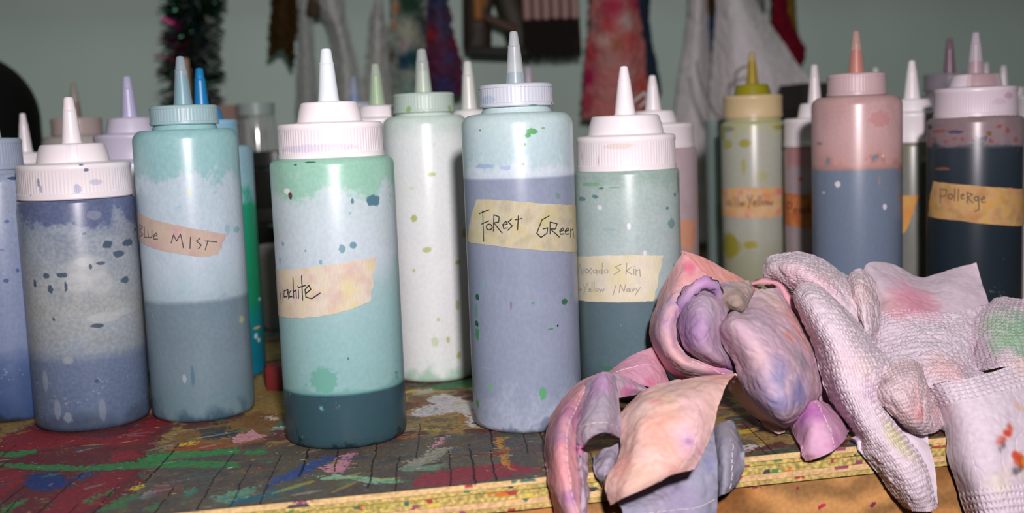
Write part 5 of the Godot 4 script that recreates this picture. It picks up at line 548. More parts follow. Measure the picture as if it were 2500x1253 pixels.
func dab(d: PackedByteArray, w: int, h: int, cx: float, cy: float, rx: float, ry: float, ang: float, c: Color, al: float, b: PackedByteArray, f: PackedByteArray):
	var R := maxf(rx, ry) * 1.3
	var ca := cos(ang)
	var sa := sin(ang)
	for y in range(maxi(0, int(cy - R)), mini(h, int(cy + R) + 1)):
		for x in range(maxi(0, int(cx - R)), mini(w, int(cx + R) + 1)):
			var dx := x - cx
			var dy := y - cy
			var u := (dx * ca + dy * sa) / rx
			var v := (dy * ca - dx * sa) / ry
			var i := y * w + x
			var q := u * u + v * v + (f[i] - 128) / 160.0 + (b[i] - 128) / 200.0
			if q < 1.0:
				var j := i * 4
				d[j] = int(lerpf(d[j], c.r * 255, al))
				d[j + 1] = int(lerpf(d[j + 1], c.g * 255, al))
				d[j + 2] = int(lerpf(d[j + 2], c.b * 255, al))

func ply_mat(c: Color, sd: int, dirty: float) -> StandardMaterial3D:
	var w := 1024
	var h := 32
	var rng := RandomNumberGenerator.new()
	rng.seed = 500 + sd
	var a := noise_bytes(w, h, 0.02, sd, 3)
	var f := noise_bytes(w, h, 0.25, sd + 40, 2)
	var d := PackedByteArray()
	d.resize(w * h * 4)
	for i in w * h:
		var k := 0.8 + a[i] / 255.0 * 0.2 + (f[i] / 255.0 - 0.5) * (0.15 + 0.45 * dirty)
		var g := clampf((a[i] / 255.0 - 0.55) * 1.6, 0, 0.5) * dirty
		var cc := c.lerp(Color(0.46, 0.5, 0.24), g)
		d[i * 4] = int(clampf(cc.r * k, 0, 1) * 255)
		d[i * 4 + 1] = int(clampf(cc.g * k, 0, 1) * 255)
		d[i * 4 + 2] = int(clampf(cc.b * k, 0, 1) * 255)
		d[i * 4 + 3] = 255
	var cols := [Color8(40, 90, 90), Color8(150, 40, 50), Color8(60, 120, 70), Color8(30, 40, 60), Color8(206, 96, 40), Color8(206, 186, 70), Color8(120, 50, 90)]
	for k in int(40 + 60 * dirty):
		var r := rng.randf_range(0.8, 4.0)
		dab(d, w, h, rng.randf() * w, rng.randf() * h, r * rng.randf_range(0.7, 2.0), r * 2.0, 0.0, cols[rng.randi() % cols.size()], 0.8, a, f)
	var m := StandardMaterial3D.new()
	m.albedo_texture = tex(w, h, d)
	m.roughness = 0.8
	m.metallic_specular = 0.3
	m.uv1_triplanar = true
	m.uv1_scale = Vector3(1.3, 40, 1.3)
	return m

func pine_mat() -> StandardMaterial3D:
	var w := 1024
	var h := 160
	var rng := RandomNumberGenerator.new()
	rng.seed = 900
	var a := noise_bytes(w, h, 0.007, 61, 3)
	var f := noise_bytes(w, h, 0.2, 62, 2)
	var d := PackedByteArray()
	d.resize(w * h * 4)
	for y in h:
		for x in w:
			var i := y * w + x
			var ring := sin(y * 0.16 + x * 0.006 + a[i] / 255.0 * 11.0)
			var k := 0.86 + 0.14 * ring + (f[i] / 255.0 - 0.5) * 0.14
			var c := Color(0.76, 0.56, 0.34).lerp(Color(0.60, 0.36, 0.16), clampf(a[i] / 255.0 * 1.5 - 0.55, 0, 1))
			d[i * 4] = int(clampf(c.r * k, 0, 1) * 255)
			d[i * 4 + 1] = int(clampf(c.g * k, 0, 1) * 255)
			d[i * 4 + 2] = int(clampf(c.b * k, 0, 1) * 255)
			d[i * 4 + 3] = 255
	var cols := [Color8(130, 30, 60), Color8(110, 24, 70), Color8(160, 40, 40), Color8(70, 96, 70), Color8(50, 64, 70), Color8(170, 30, 70)]
	for k in 260:
		var r := rng.randf_range(0.8, 4.2)
		dab(d, w, h, rng.randf() * w, rng.randf() * h, r * rng.randf_range(0.8, 2.2), r, rng.randf_range(-0.8, 0.8), cols[rng.randi() % cols.size()], 0.85, a, f)
	var m := StandardMaterial3D.new()
	m.albedo_texture = tex(w, h, d)
	m.roughness = 0.75
	m.metallic_specular = 0.3
	m.uv1_triplanar = true
	m.uv1_scale = Vector3(1.4, 9.0, 1.4)
	return m

# ------------------------------------------------------------------ bottles
func make_bottle(b):
	var o := thing("squeeze_bottle", b.label, "bottle", Vector3(b.p[0], TY, b.p[1]), 0.0, "squeeze bottles of paint on the bench")
	var D: Array = b.d
	var R: float = D[0] / 1000.0
	var hs: float = D[1] / 1000.0
	var cb: float = D[2] / 1000.0
	var ct: float = D[3] / 1000.0
	var cr: float = D[4] / 1000.0
	var sh: float = D[5] / 1000.0
	var sr: float = D[6] / 1000.0
	var th: float = D[7] / 1000.0
	var nr: float = D[8] / 1000.0
	var tr: float = D[9] / 1000.0
	var near: bool = b.near == 1
	var wide: bool = b.k == "w"
	# body
	var neck := cr * (0.95 if wide else 0.88)
	neck = minf(neck, R - 0.0008)
	var htop := cb + 0.004
	var pr := [Vector2(0.0001, 0.0015), Vector2(R - 0.008, 0.0015), Vector2(R - 0.006, 0.0)]
	pr.append_array(arc(Vector2(R - 0.004, 0.004), 0.004, -90, 0))
	var f := minf(0.007 if not wide else 0.004, R - neck)
	if wide:
		pr.append_array(arc(Vector2(R - f, hs), f, 0, 90))
		if R - f > neck + 0.0005:
			pr.append(Vector2(neck + 0.0004, hs + f + 0.0006))
	else:
		pr.append_array(arc(Vector2(R - f, hs - 0.002), f, 0, 68))
		pr.append(Vector2(neck + 0.0015, cb - 0.0032))
	pr.append(Vector2(neck, maxf(cb - 0.002, hs + f + 0.001)))
	pr.append(Vector2(neck, htop))
	var bm := StandardMaterial3D.new()
	bm.albedo_texture = body_tex(b, htop * 1000.0, R * 1000.0)
	bm.roughness = 0.3
	bm.metallic_specular = 0.5
	bm.transparency = BaseMaterial3D.TRANSPARENCY_ALPHA
	bm.cull_mode = BaseMaterial3D.CULL_DISABLED
	bm.texture_repeat = false
	part("body", lathe(pr, 64 if near else 36, 0.0, htop), bm, o)
	# the paint inside
	if b.lev > 0.0:
		var lv: float = minf(b.lev / 1000.0, hs - 0.004)
		var lq := [Vector2(0.0001, 0.002), Vector2(R - 0.006, 0.002), Vector2(R - 0.0022, 0.005), Vector2(R - 0.0012, 0.009), Vector2(R - 0.0012, lv), Vector2(0.0001, lv - 0.0004)]
		part("liquid", lathe(lq, 48 if near else 24), mat(rgb(b.liq), 0.25, 0.5), o)
	# lid
	var cm := mat(rgb(b.cap), 0.38, 0.5, b.ca)
	var cl := 0.0012
	var cp := [Vector2(neck + 0.0002, cb + 0.0005), Vector2(cr - 0.0006, cb)]
	cp.append_array([Vector2(cr, cb + 0.0006), Vector2(cr, cb + (ct - cb) * 0.16), Vector2(cr - 0.0004, cb + (ct - cb) * 0.18), Vector2(cr - 0.0005, ct - (ct - cb) * (0.2 if wide else 0.14)), Vector2(cr - 0.0002, ct - (ct - cb) * 0.17)])
	var r_lo := cb + (ct - cb) * 0.175
	var r_hi := ct - (ct - cb) * (0.19 if wide else 0.13)
	cp.append_array(arc(Vector2(cr - 0.0022, ct - 0.002), 0.002, 0, 80, 4))
	if wide:
		cp.append(Vector2(sr + 0.0016, ct + 0.0002))
		cp.append_array([Vector2(sr + 0.0003, ct + 0.0008), Vector2(sr - 0.0006, ct + (sh - ct) * 0.5)])
		cp.append_array(arc(Vector2(sr * 0.94 - 0.0026, sh - 0.0022), 0.002, 5, 85, 4))
		cp.append(Vector2(nr * 0.8, sh + 0.0001))
	else:
		cp.append(Vector2(nr * 0.8, ct + 0.0006))
	var rid := 0
	if near:
		rid = 96 if wide else 60
	if b.cspots.size():
		cm.albedo_texture = cap_tex(b, cb * 1000, ct * 1000)
		cm.albedo_color = Color(1, 1, 1, b.ca)
	var cap: MeshInstance3D
	if wide and b.step != b.cap:
		# lid with a differently coloured stepped top
		cap = part("lid", lathe(cp.slice(0, 12), 40, cb, ct, rid, r_lo, r_hi, 0.00007), cm, o)
		part("lid_step", lathe([Vector2(cr - 0.003, ct - 0.0005)] + cp.slice(12), 40), mat(rgb(b.step), 0.38), cap)
	else:
		cap = part("lid", lathe(cp, 40, cb, ct, rid, r_lo, r_hi, 0.00007 if wide else 0.00006), cm, o)
	# spout
	var n0 := sh if wide else ct
	var L := th - n0
	var np := [Vector2(nr * 1.12, n0 - 0.0006), Vector2(nr * 1.02, n0 + 0.0006)]
	for k in 5:
		np.append(Vector2(lerpf(nr, tr * 1.12, 0.02 + k * 0.16), n0 + L * (0.02 + k * 0.16)))
	var yr := n0 + L * 0.7
	var rr := lerpf(nr, tr * 1.12, 0.72)
	np.append_array([Vector2(rr + 0.0001, yr), Vector2(rr + 0.0003, yr + 0.0003), Vector2(rr + 0.0001, yr + 0.0007), Vector2(rr - 0.0002, yr + 0.0008)])
	np.append(Vector2(tr, th - tr * 0.35))
	np.append(Vector2(tr * 0.8, th - tr * 0.08))
	np.append(Vector2(tr * 0.45, th))
	np.append(Vector2(tr * 0.3, th - 0.0004))
	var clear: bool = b.res.size() > 0
	var nm := mat(rgb(b.noz), 0.3, 0.5, 0.42 if clear else 1.0)
	var noz := part("spout", lathe(np, 28), nm, o)
	if clear:
		var hr: float = L * b.res[0]
		var core := [Vector2(nr - 0.0009, n0 + 0.0004), Vector2(lerpf(nr, tr * 1.12, b.res[0]) - 0.0009, n0 + hr), Vector2(0.0001, n0 + hr + 0.0005)]
		part("paint_core", lathe(core, 20), mat(rgb(b.res.slice(1)), 0.5), noz)
	if b.has("tape"):
		make_tape(b.tape, R, o, near)

func body_tex(b, htop: float, R: float) -> ImageTexture:
	var near: bool = b.near == 1
	var w := 1024 if near else 96
	var h := 704 if near else 64
	var sd: int = int(b.p[0] * 1000.0) * 7 + 3000
	var rng := RandomNumberGenerator.new()
	rng.seed = sd
	var a := noise_bytes(w, h, 0.0085 if near else 0.06, sd, 3)
	var f := noise_bytes(w, h, 0.06 if near else 0.2, sd + 1, 3)
	var z: Array = b.zones
	var lut := PackedByteArray()
	lut.resize(h * 4)
	for y in h:
		var hh := htop * (1.0 - (y + 0.5) / h)
		var k := 0
		while k < z.size() - 1 and z[k + 1][0] > hh:
			k += 1
		var p = z[k]
		var q = z[mini(k + 1, z.size() - 1)]
		var t := 0.0
		if p[0] != q[0]:
			t = clampf((p[0] - hh) / (p[0] - q[0]), 0, 1)
		for c in 3:
			lut[y * 4 + c] = int(lerpf(p[1 + c], q[1 + c], t))
		lut[y * 4 + 3] = int(lerpf(p[4], q[4], t) * 255)
	var d := PackedByteArray()
	d.resize(w * h * 4)
	var yl: float = h * (1.0 - b.lev / htop)
	var patchy := 3 + int(4.0 * clampf(b.scuff, 0, 2))
	for y in h:
		var wob := clampf((absf(y - yl) - 4.0) / 26.0, 0, 1) * 0.24 * h / 512.0
		for x in w:
			var i := y * w + x
			var yy := clampi(y + int((a[i] - 128 + (f[i] - 128) * 0.3) * wob), 0, h - 1) * 4
			var m: int = 128 + ((f[i] - 128) * patchy >> 7) + ((a[i] - 128) * patchy >> 8)
			var j := i * 4
			d[j] = mini(255, lut[yy] * m >> 7)
			d[j + 1] = mini(255, lut[yy + 1] * m >> 7)
			d[j + 2] = mini(255, lut[yy + 2] * m >> 7)
			d[j + 3] = lut[yy + 3]
	if not near:
		return tex(w, h, d)
	var px := w / (TAU * R)
	var py := h / htop
	if b.scuff > 0.0:
		for k in int(90 * b.scuff):
			var c := Color(0.8, 0.8, 0.83) if rng.randf() < 0.75 else Color(0.3, 0.36, 0.44)
			var r := rng.randf_range(0.6, 1.6)
			spot(d, w, h, rng.randf() * w, h * rng.randf_range(0.08, 1.0), r, r * rng.randf_range(0.8, 5.0), c, rng.randf_range(0.25, 0.6), f)
		for k in int(12 * b.scuff):
			var cx := rng.randf() * w
			var cy := h * rng.randf_range(0.2, 0.98)
			for q in 14:
				var r := rng.randf_range(1.0, 4.5)
				spot(d, w, h, cx + rng.randfn() * 22, cy + rng.randfn() * 16, r * 1.2, r, Color(0.74, 0.75, 0.76), rng.randf_range(0.15, 0.4), f)
	for s in b.spots:
		spot(d, w, h, w * (0.5 + s[0] / 360.0), h * (1.0 - s[1] / htop), s[2] * px, s[3] * py, Color(s[4] / 255.0, s[5] / 255.0, s[6] / 255.0), s[7], f)
	return tex(w, h, d)

func spot(d: PackedByteArray, w: int, h: int, cx: float, cy: float, rx: float, ry: float, c: Color, al: float, f: PackedByteArray):
	rx = maxf(rx, 0.7)
	ry = maxf(ry, 0.7)
	for y in range(maxi(0, int(cy - ry * 1.4)), mini(h, int(cy + ry * 1.4) + 2)):
		for x in range(maxi(0, int(cx - rx * 1.4)), mini(w, int(cx + rx * 1.4) + 2)):
			var u := (x - cx) / rx
			var v := (y - cy) / ry
			var i := y * w + x
			var q := sqrt(u * u + v * v) + (f[i] - 128) / 560.0
			if q < 1.0:
				var k := al * clampf((1.0 - q) * minf(5.0, 1.0 + minf(rx, ry) * 0.5), 0, 1)
				var j := i * 4
				d[j] = int(lerpf(d[j], c.r * 255, k))
				d[j + 1] = int(lerpf(d[j + 1], c.g * 255, k))
				d[j + 2] = int(lerpf(d[j + 2], c.b * 255, k))
				d[j + 3] = int(lerpf(d[j + 3], 240, k))

func cap_tex(b, lo: float, hi: float) -> ImageTexture:
	var w := 512
	var h := 64
	var f := noise_bytes(w, h, 0.12, 8, 3)
	var c := rgb(b.cap)
	var d := PackedByteArray()
	d.resize(w * h * 4)
	for i in w * h:
		d[i * 4] = int(c.r * 255)
		d[i * 4 + 1] = int(c.g * 255)
		d[i * 4 + 2] = int(c.b * 255)
		d[i * 4 + 3] = 255
	var R: float = b.d[4]
	for s in b.cspots:
		spot(d, w, h, w * (0.5 + s[0] / 360.0), h * (hi - s[1]) / (hi - lo), s[2] * w / (TAU * R), s[3] * h / (hi - lo), Color(s[4] / 255.0, s[5] / 255.0, s[6] / 255.0), 0.75, f)
	return tex(w, h, d)

func make_tape(t, R: float, o: Node3D, near: bool):
	var lo := Vector2(1e6, 1e6)
	var hi := Vector2(-1e6, -1e6)
	for p in t.top + t.bot:
		lo = lo.min(Vector2(p[0], p[1]))
		hi = hi.max(Vector2(p[0], p[1]))
	lo -= Vector2(2, 1)
	hi += Vector2(2, 1)
	var Rm := R * 1000.0
	var mmw := deg_to_rad(hi.x - lo.x) * Rm
	var mmh := hi.y - lo.y
	var k := 8.0 if near else 4.0
	var w := int(mmw * k)
	var h := int(mmh * k)
	var f := noise_bytes(w, h, 0.25, int(Rm * 100) + 5, 2)
	var a := noise_bytes(w, h, 0.007, int(lo.y * 10) + 50, 4)
	var a2 := noise_bytes(w, h, 0.009, int(lo.y * 10) + 90, 4)
	var c := rgb(t.col)
	var d := PackedByteArray()
	d.resize(w * h * 4)
	for y in h:
		for x in w:
			var i := y * w + x
			var fib: int = f[((y / 16) * w + x) % (w * h)]     # creped paper: short upright threads
			var m := 0.94 + fib / 255.0 * 0.08 + f[i] / 255.0 * 0.02
			var q := c
			var n := 0
			for s in t.stain:
				var v: float = (a[i] if n % 2 == 0 else a2[i]) / 255.0
				if n == 2:
					v = 1.0 - a[i] / 255.0
				q = q.lerp(Color(s[0] / 255.0, s[1] / 255.0, s[2] / 255.0), clampf((v - 0.45) * 2.2, 0, 1) * s[3])
				n += 1
			var j := i * 4
			d[j] = int(clampf(q.r * m, 0, 1) * 255)
			d[j + 1] = int(clampf(q.g * m, 0, 1) * 255)
			d[j + 2] = int(clampf(q.b * m, 0, 1) * 255)
			d[j + 3] = 255
	var ink := rgb(t.ink)
	var pw: float = t.w * k * 0.62
	for s in t.strokes:
		for e in s.size() - 1:
			var p := Vector2((s[e][0] - lo.x) / (hi.x - lo.x) * w, (hi.y - s[e][1]) / (hi.y - lo.y) * h)
			var q := Vector2((s[e + 1][0] - lo.x) / (hi.x - lo.x) * w, (hi.y - s[e + 1][1]) / (hi.y - lo.y) * h)
			var steps := maxi(2, int(p.distance_to(q) / 0.8))
			for g in steps + 1:
				var v := p.lerp(q, float(g) / steps)
				spot(d, w, h, v.x, v.y, pw, pw, ink, 0.75, f)
	var m := StandardMaterial3D.new()
	m.albedo_texture = tex(w, h, d)
	m.roughness = 0.8
	m.metallic_specular = 0.3
	m.texture_repeat = false
	m.cull_mode = BaseMaterial3D.CULL_DISABLED
	var N := 44
	var M := 10
	var vs := PackedVector3Array()
	var ns := PackedVector3Array()
	var uv := PackedVector2Array()
	var idx := PackedInt32Array()
	for i in N + 1:
		var s: float = float(i) / N * (t.top.size() - 1)
		var e := mini(int(s), t.top.size() - 2)
		var fr: float = s - e
		var p := Vector2(t.top[e][0], t.top[e][1]).lerp(Vector2(t.top[e + 1][0], t.top[e + 1][1]), fr)
		var q := Vector2(t.bot[e][0], t.bot[e][1]).lerp(Vector2(t.bot[e + 1][0], t.bot[e + 1][1]), fr)
		p.y += nz.get_noise_2d(i * 0.35, lo.y) * 0.35
		q.y += nz.get_noise_2d(i * 0.35, lo.y + 40) * 0.35
		for j in M + 1:
			var g := p.lerp(q, float(j) / M)
			if i == 0 or i == N:
				g.x += nz.get_noise_2d(j * 0.55 + i, 7.0) * 2.6
			var th := deg_to_rad(g.x)
			var rr := R + 0.00022
			vs.append(Vector3(sin(th) * rr, g.y / 1000.0, cos(th) * rr))
			ns.append(Vector3(sin(th), 0, cos(th)))
			uv.append(Vector2((g.x - lo.x) / (hi.x - lo.x), (hi.y - g.y) / (hi.y - lo.y)))
	for i in N:
		for j in M:
			var v := i * (M + 1) + j
			idx.append_array([v, v + M + 1, v + M + 2, v, v + M + 2, v + 1])
	part("tape_label", arrays(vs, ns, uv, idx), m, o)

# ------------------------------------------------------------------ cloth
func cat(a: Vector3, b: Vector3, c: Vector3, d: Vector3, t: float) -> Vector3:
	var t2 := t * t
	var t3 := t2 * t
	return 0.5 * ((2.0 * b) + (c - a) * t + (2.0 * a - 5.0 * b + 4.0 * c - d) * t2 + (3.0 * b - a - 3.0 * c + d) * t3)

func line_at(p: PackedVector3Array, s: float) -> Vector3:
	var n := p.size()
	var x := s * (n - 1)
	var i := mini(int(x), n - 2)
	var a := p[i - 1] if i > 0 else p[0] * 2.0 - p[1]
	var d := p[i + 2] if i + 2 < n else p[n - 1] * 2.0 - p[n - 2]
	return cat(a, p[i], p[i + 1], d, x - i)

func grid_normals(p: PackedVector3Array, nu: int, nv: int, sg: float) -> PackedVector3Array:
	var n := PackedVector3Array()
	n.resize(p.size())
	var w := nu + 1
	for i in nv + 1:
		for j in w:
			var du := p[i * w + mini(j + 1, nu)] - p[i * w + maxi(j - 1, 0)]
			var dv := p[mini(i + 1, nv) * w + j] - p[maxi(i - 1, 0) * w + j]
			n[i * w + j] = du.cross(dv).normalized() * sg
	return n

func dyed(p: Vector3, base: Color, blobs: Array) -> Color:
	var c := base
	var w := 1.0 + 0.45 * nz.get_noise_3dv(p * 90.0)
	for b in blobs:
		var r: float = b[3]
		var dx: float = p.x - b[0]
		if dx > r * 2.0 or dx < -r * 2.0:
			continue
		var q := Vector3(dx, p.y - b[1], (p.z - b[2]) * 0.6).length() * w / r
		if q < 1.9:
			c = c.lerp(Color(b[4] / 255.0, b[5] / 255.0, b[6] / 255.0), minf(1.0, b[7] * exp(-q * q * q) * 1.1))
	return c

# cloth lies on the bench and hangs over its edge, never inside it
func rest(q: Vector3) -> Vector3:
	var l := Basis(Vector3.UP, -TURN) * (q - EDGE)
	var m := 0.003
	if l.y > m or l.z > m or l.z < -0.3:
		return q
	if l.y > -0.012 and -l.z > -l.y - 0.004 or -l.z > 0.03:
		l.y = m
	else:
		l.z = m
	return EDGE + Basis(Vector3.UP, TURN) * l

func patch(e, blobs: Array, parent: Node, m: Material, thick: float):
	var g: Array = e.g
	if e.has("tube"):
		var pl := PackedVector3Array()
		for q in g[0]:
			pl.append(Vector3(q[0], q[1], q[2]))
		tube(e.n, pl, e.tube / 1000.0, rgb(e.c), blobs, parent, m)
		return
	var rows := []
	for r in g:
		var pl := PackedVector3Array()
		for q in r:
			pl.append(Vector3(q[0], q[1], q[2]))
		rows.append(pl)
	var nr := rows.size()
	var nc: int = rows[0].size()
	var lu := 0.0
	var lv := 0.0
	for i in nc - 1:
		lu += rows[nr / 2][i].distance_to(rows[nr / 2][i + 1])
	for i in nr - 1:
		lv += rows[i][nc / 2].distance_to(rows[i + 1][nc / 2])
	var cell: float = e.get("wf", 0.0) / 1000.0
	var nu: int
	var nv: int
	var cu := 1.0
	var cv := 1.0
	if cell > 0.0:
		cu = maxf(2.0, roundf(lu / cell))
		cv = maxf(2.0, roundf(lv / cell))
		nu = int(cu) * 7
		nv = int(cv) * 7
	else:
		nu = clampi(int(lu / (0.0011 if lu < 0.2 else 0.004)), 12, 80)
		nv = clampi(int(lv / (0.0011 if lv < 0.2 else 0.004)), 12, 120)
	var w := nu + 1
	var tmp := []
	for r in nr:
		var pl := PackedVector3Array()
		for j in w:
			pl.append(line_at(rows[r], float(j) / nu))
		tmp.append(pl)
	var p := PackedVector3Array()
	p.resize(w * (nv + 1))
	for i in nv + 1:
		var x := float(i) / nv * (nr - 1)
		var k := mini(int(x), nr - 2)
		var t := x - k
		for j in w:
			var b: Vector3 = tmp[k][j]
			var c: Vector3 = tmp[k + 1][j]
			var a: Vector3 = tmp[k - 1][j] if k > 0 else b * 2.0 - c
			var d: Vector3 = tmp[k + 2][j] if k + 2 < nr else c * 2.0 - b
			p[i * w + j] = cat(a, b, c, d, t)
	var avg := Vector3.ZERO
	var n := grid_normals(p, nu, nv, 1.0)
	for i in range(0, n.size(), 7):
		avg += n[i]
	var sg := 1.0 if avg.dot(Vector3(0, 0.25, 1)) > 0 else -1.0
	var amp: float = e.get("wr", 0.0) / 1000.0
	var wa: float = e.get("wa", 0.0) / 1000.0
	var fq := 75.0 if lv < 0.25 else 18.0
	var band: Array = e.get("wband", [])
	var wv0: float = e.get("wv", 1.0)
	for i in nv + 1:
		var v := float(i) / nv
		var on := 1.0
		if band.size():
			on = 1.0 - smoothstep(band[1] - 0.03, band[1] + 0.03, v) + smoothstep(band[2] - 0.02, band[2] + 0.02, v)
		for j in w:
			var q := p[i * w + j]
			var h := amp * (nz.get_noise_3d(q.x * fq, q.y * fq, q.z * fq) + 0.35 * nz2.get_noise_3d(q.x * fq * 3.1, q.y * fq * 3.1, q.z * fq * 3.1) - 0.6 * maxf(0.0, 0.16 - absf(nz2.get_noise_3d(q.x * fq * 0.8, q.y * fq * 0.55 + 9.0, q.z * fq * 0.8))) / 0.16)
			if cell > 0.0:
				var jit := nz2.get_noise_3d(q.x * 160.0, q.y * 160.0, q.z * 160.0) * 0.18
				var su := absf(cos(PI * (float(j) / nu * cu + jit)))
				var sv := absf(cos(PI * (v * cv + jit)))
				h += wa * lerpf(wv0, 1.0, smoothstep(0.0, 0.6, v)) * on * (maxf(su * su * su, sv * sv) - 0.5)
			p[i * w + j] = rest(q + n[i * w + j] * sg * h)
	n = grid_normals(p, nu, nv, sg)
	var base := rgb(e.c)
	var bl: Array = e.get("b", blobs)
	var col := PackedColorArray()
	col.resize(p.size())
	for i in p.size():
		var q := p[i]
		var c := dyed(q, base, bl)
		var s := 1.0 + 0.05 * nz2.get_noise_3d(q.x * 260.0, q.y * 260.0, q.z * 260.0)
		var l := Color(minf(1, c.r * s), minf(1, c.g * s), minf(1, c.b * s)).srgb_to_linear()
		col[i] = l
	# two faces and a rim
	var vs := PackedVector3Array()
	var ns := PackedVector3Array()
	var uv := PackedVector2Array()
	var cs := PackedColorArray()
	var idx := PackedInt32Array()
	var tot := p.size()
	for f in 2:
		var off := thick * 0.5 * (1.0 if f == 0 else -1.0)
		for i in tot:
			vs.append(p[i] + n[i] * off)
			ns.append(n[i] * (1.0 if f == 0 else -1.0))
			uv.append(Vector2((i % w) * lu / nu, (i / w) * lv / nv) / 0.0045)
		cs.append_array(col)
	for i in nv:
		for j in nu:
			var a := i * w + j
			var b := a + 1
			var c := a + w
			var d := c + 1
			if sg > 0:
				idx.append_array([a, d, b, a, c, d])
				idx.append_array([tot + a, tot + b, tot + d, tot + a, tot + d, tot + c])
			else:
				idx.append_array([a, b, d, a, d, c])
				idx.append_array([tot + a, tot + d, tot + b, tot + a, tot + c, tot + d])
	var ring := PackedInt32Array()
	for j in nu:
		ring.append(j)
	for i in nv:
		ring.append(i * w + nu)
	for j in nu:
		ring.append(nv * w + nu - j)
	for i in nv:
		ring.append((nv - i) * w)
	var st := vs.size()
	var cen := p[(nv / 2) * w + nu / 2]
	for k in ring.size():
		var a := ring[k]
		var out := (p[a] - cen)
		out = (out - n[a] * out.dot(n[a])).normalized()
		for f in 2:
			vs.append(p[a] + n[a] * thick * (0.5 - f))
			ns.append(out)
			uv.append(uv[a])
			cs.append(col[a])
	for k in ring.size():
		var a := st + k * 2
		var b := st + ((k + 1) % ring.size()) * 2
		if sg > 0:
			idx.append_array([a, b, b + 1, a, b + 1, a + 1])
		else:
			idx.append_array([a, b + 1, b, a, a + 1, b + 1])
	var o := part(e.n, arrays(vs, ns, uv, idx, cs), m, parent)
	for s in e.get("st", []):
		var pl := PackedVector3Array()
		var nn := PackedVector3Array()
		for k in 121:
			var u: float
			var v: float
			if s.size() > 3:
				u = lerpf(s[1], s[2], k / 120.0)
				v = s[4]
			else:
				u = s[0]
				v = lerpf(s[1], s[2], k / 120.0)
			u += 0.012 * sin(k * 0.11)
			var i := clampi(int(v * nv), 0, nv) * w + clampi(int(u * nu), 0, nu)
			pl.append(p[i] + n[i] * (thick * 0.5 + 0.0001))
			nn.append(n[i])
		stitches(pl, o)

func stitches(pl: PackedVector3Array, parent: Node):
	var st := SurfaceTool.new()
	st.begin(Mesh.PRIMITIVE_TRIANGLES)
	var acc := 0.0
	for k in pl.size() - 1:
		var a := pl[k]
		var b := pl[k + 1]
		var l := a.distance_to(b)
		if l < 0.00002:
			continue
		acc += l
		if fmod(acc, 0.0036) > 0.0026:
			continue
		var d := (b - a).normalized()
		var x := d.cross(Vector3(0.3, 0.4, 1).normalized()).normalized()
		var y := x.cross(d)
		for q in 4:
			var a0 := TAU * q / 4
			var a1 := TAU * (q + 1) / 4
			var r := 0.00022
			var o0 := (x * cos(a0) + y * sin(a0)) * r
			var o1 := (x * cos(a1) + y * sin(a1)) * r
			for v in [a + o0, b + o0, b + o1, a + o0, b + o1, a + o1]:
				st.add_vertex(v)
	st.generate_normals()
	var o := part("stitching", st.commit(), mat(Color(0.86, 0.80, 0.80), 0.8, 0.2), parent)
	o.set_meta("kind", "stuff")

func tube(called: String, pl: PackedVector3Array, r: float, c: Color, blobs: Array, parent: Node, m: Material):
	var N := 60
	var K := 12
	var vs := PackedVector3Array()
	var ns := PackedVector3Array()
	var uv := PackedVector2Array()
	var cs := PackedColorArray()
	var idx := PackedInt32Array()
	for i in N + 1:
		var t := float(i) / N
		var a := line_at(pl, t)
		var d := (line_at(pl, minf(1, t + 0.01)) - line_at(pl, maxf(0, t - 0.01))).normalized()
		var x := d.cross(Vector3(0.2, 0.3, 1).normalized()).normalized()
		var y := x.cross(d)
		for k in K + 1:
			var an := TAU * k / K
			var o := x * cos(an) + y * sin(an) * 0.8
			var rr := r * (0.85 + 0.75 * nz.get_noise_2d(i * 0.09, k % K * 0.45)) * sqrt(clampf(sin(PI * (0.06 + 0.88 * t)) * 1.8, 0.2, 1.0))
			var p := a + o * rr
			vs.append(p)
			ns.append(o.normalized())
			uv.append(Vector2(k * 0.2, i * 0.2))
			cs.append(dyed(p, c, blobs).srgb_to_linear())
	for i in N:
		for k in K:
			var a := i * (K + 1) + k
			idx.append_array([a, a + K + 2, a + K + 1, a, a + 1, a + K + 2])
	part(called, arrays(vs, ns, uv, idx, cs), m, parent)

# ------------------------------------------------------------------ background
const HANG_INFO = {
	"brown_brush_cloth": ["hanging_rag", "dark brown and ochre stiff rag with ragged end hanging on the wall", "rag"],
	"plastic_a": ["hanging_sheet", "wide whitish plastic sheet hanging behind the large white-lidded bottle", "plastic sheet"],
	"plastic_b": ["hanging_sheet", "pointed whitish plastic sheet hanging left of the teal mottled rag", "plastic sheet"],
	"plastic_c": ["hanging_sheet", "narrow greyish plastic strip hanging nearest the brown rag", "plastic sheet"],
	"teal_rag": ["hanging_rag", "pale rag mottled teal, green and orange hanging on the wall", "rag"],
	"purple_rag": ["hanging_rag", "purple and navy rag with a red patch hanging on the wall", "rag"],
	"red_rag": ["hanging_rag", "red, pink and white paint-smeared rag hanging on the wall", "rag"],
	"navy_strap": ["hanging_strap", "dark navy strap hanging beside the red paint-smeared rag", "strap"],
	"white_cloth_a": ["hanging_cloth", "long narrow white cloth hanging left of the blue strap", "cloth"],
	"white_cloth_b": ["hanging_cloth", "large white cloth with slanting corner hanging behind the mustard spout", "cloth"],
	"blue_strap": ["hanging_strap", "thin blue and brown strap between the two white cloths", "strap"],
	"dark_red_cloth": ["hanging_cloth", "dark red rounded cloth hanging right of the white cloths", "cloth"],
	"mustard_strap": ["hanging_strap", "mustard strap hanging behind the dark red cloth", "strap"],
	"grey_strings": ["hanging_strap", "short grey strands hanging above the large white cloth", "strap"],
}

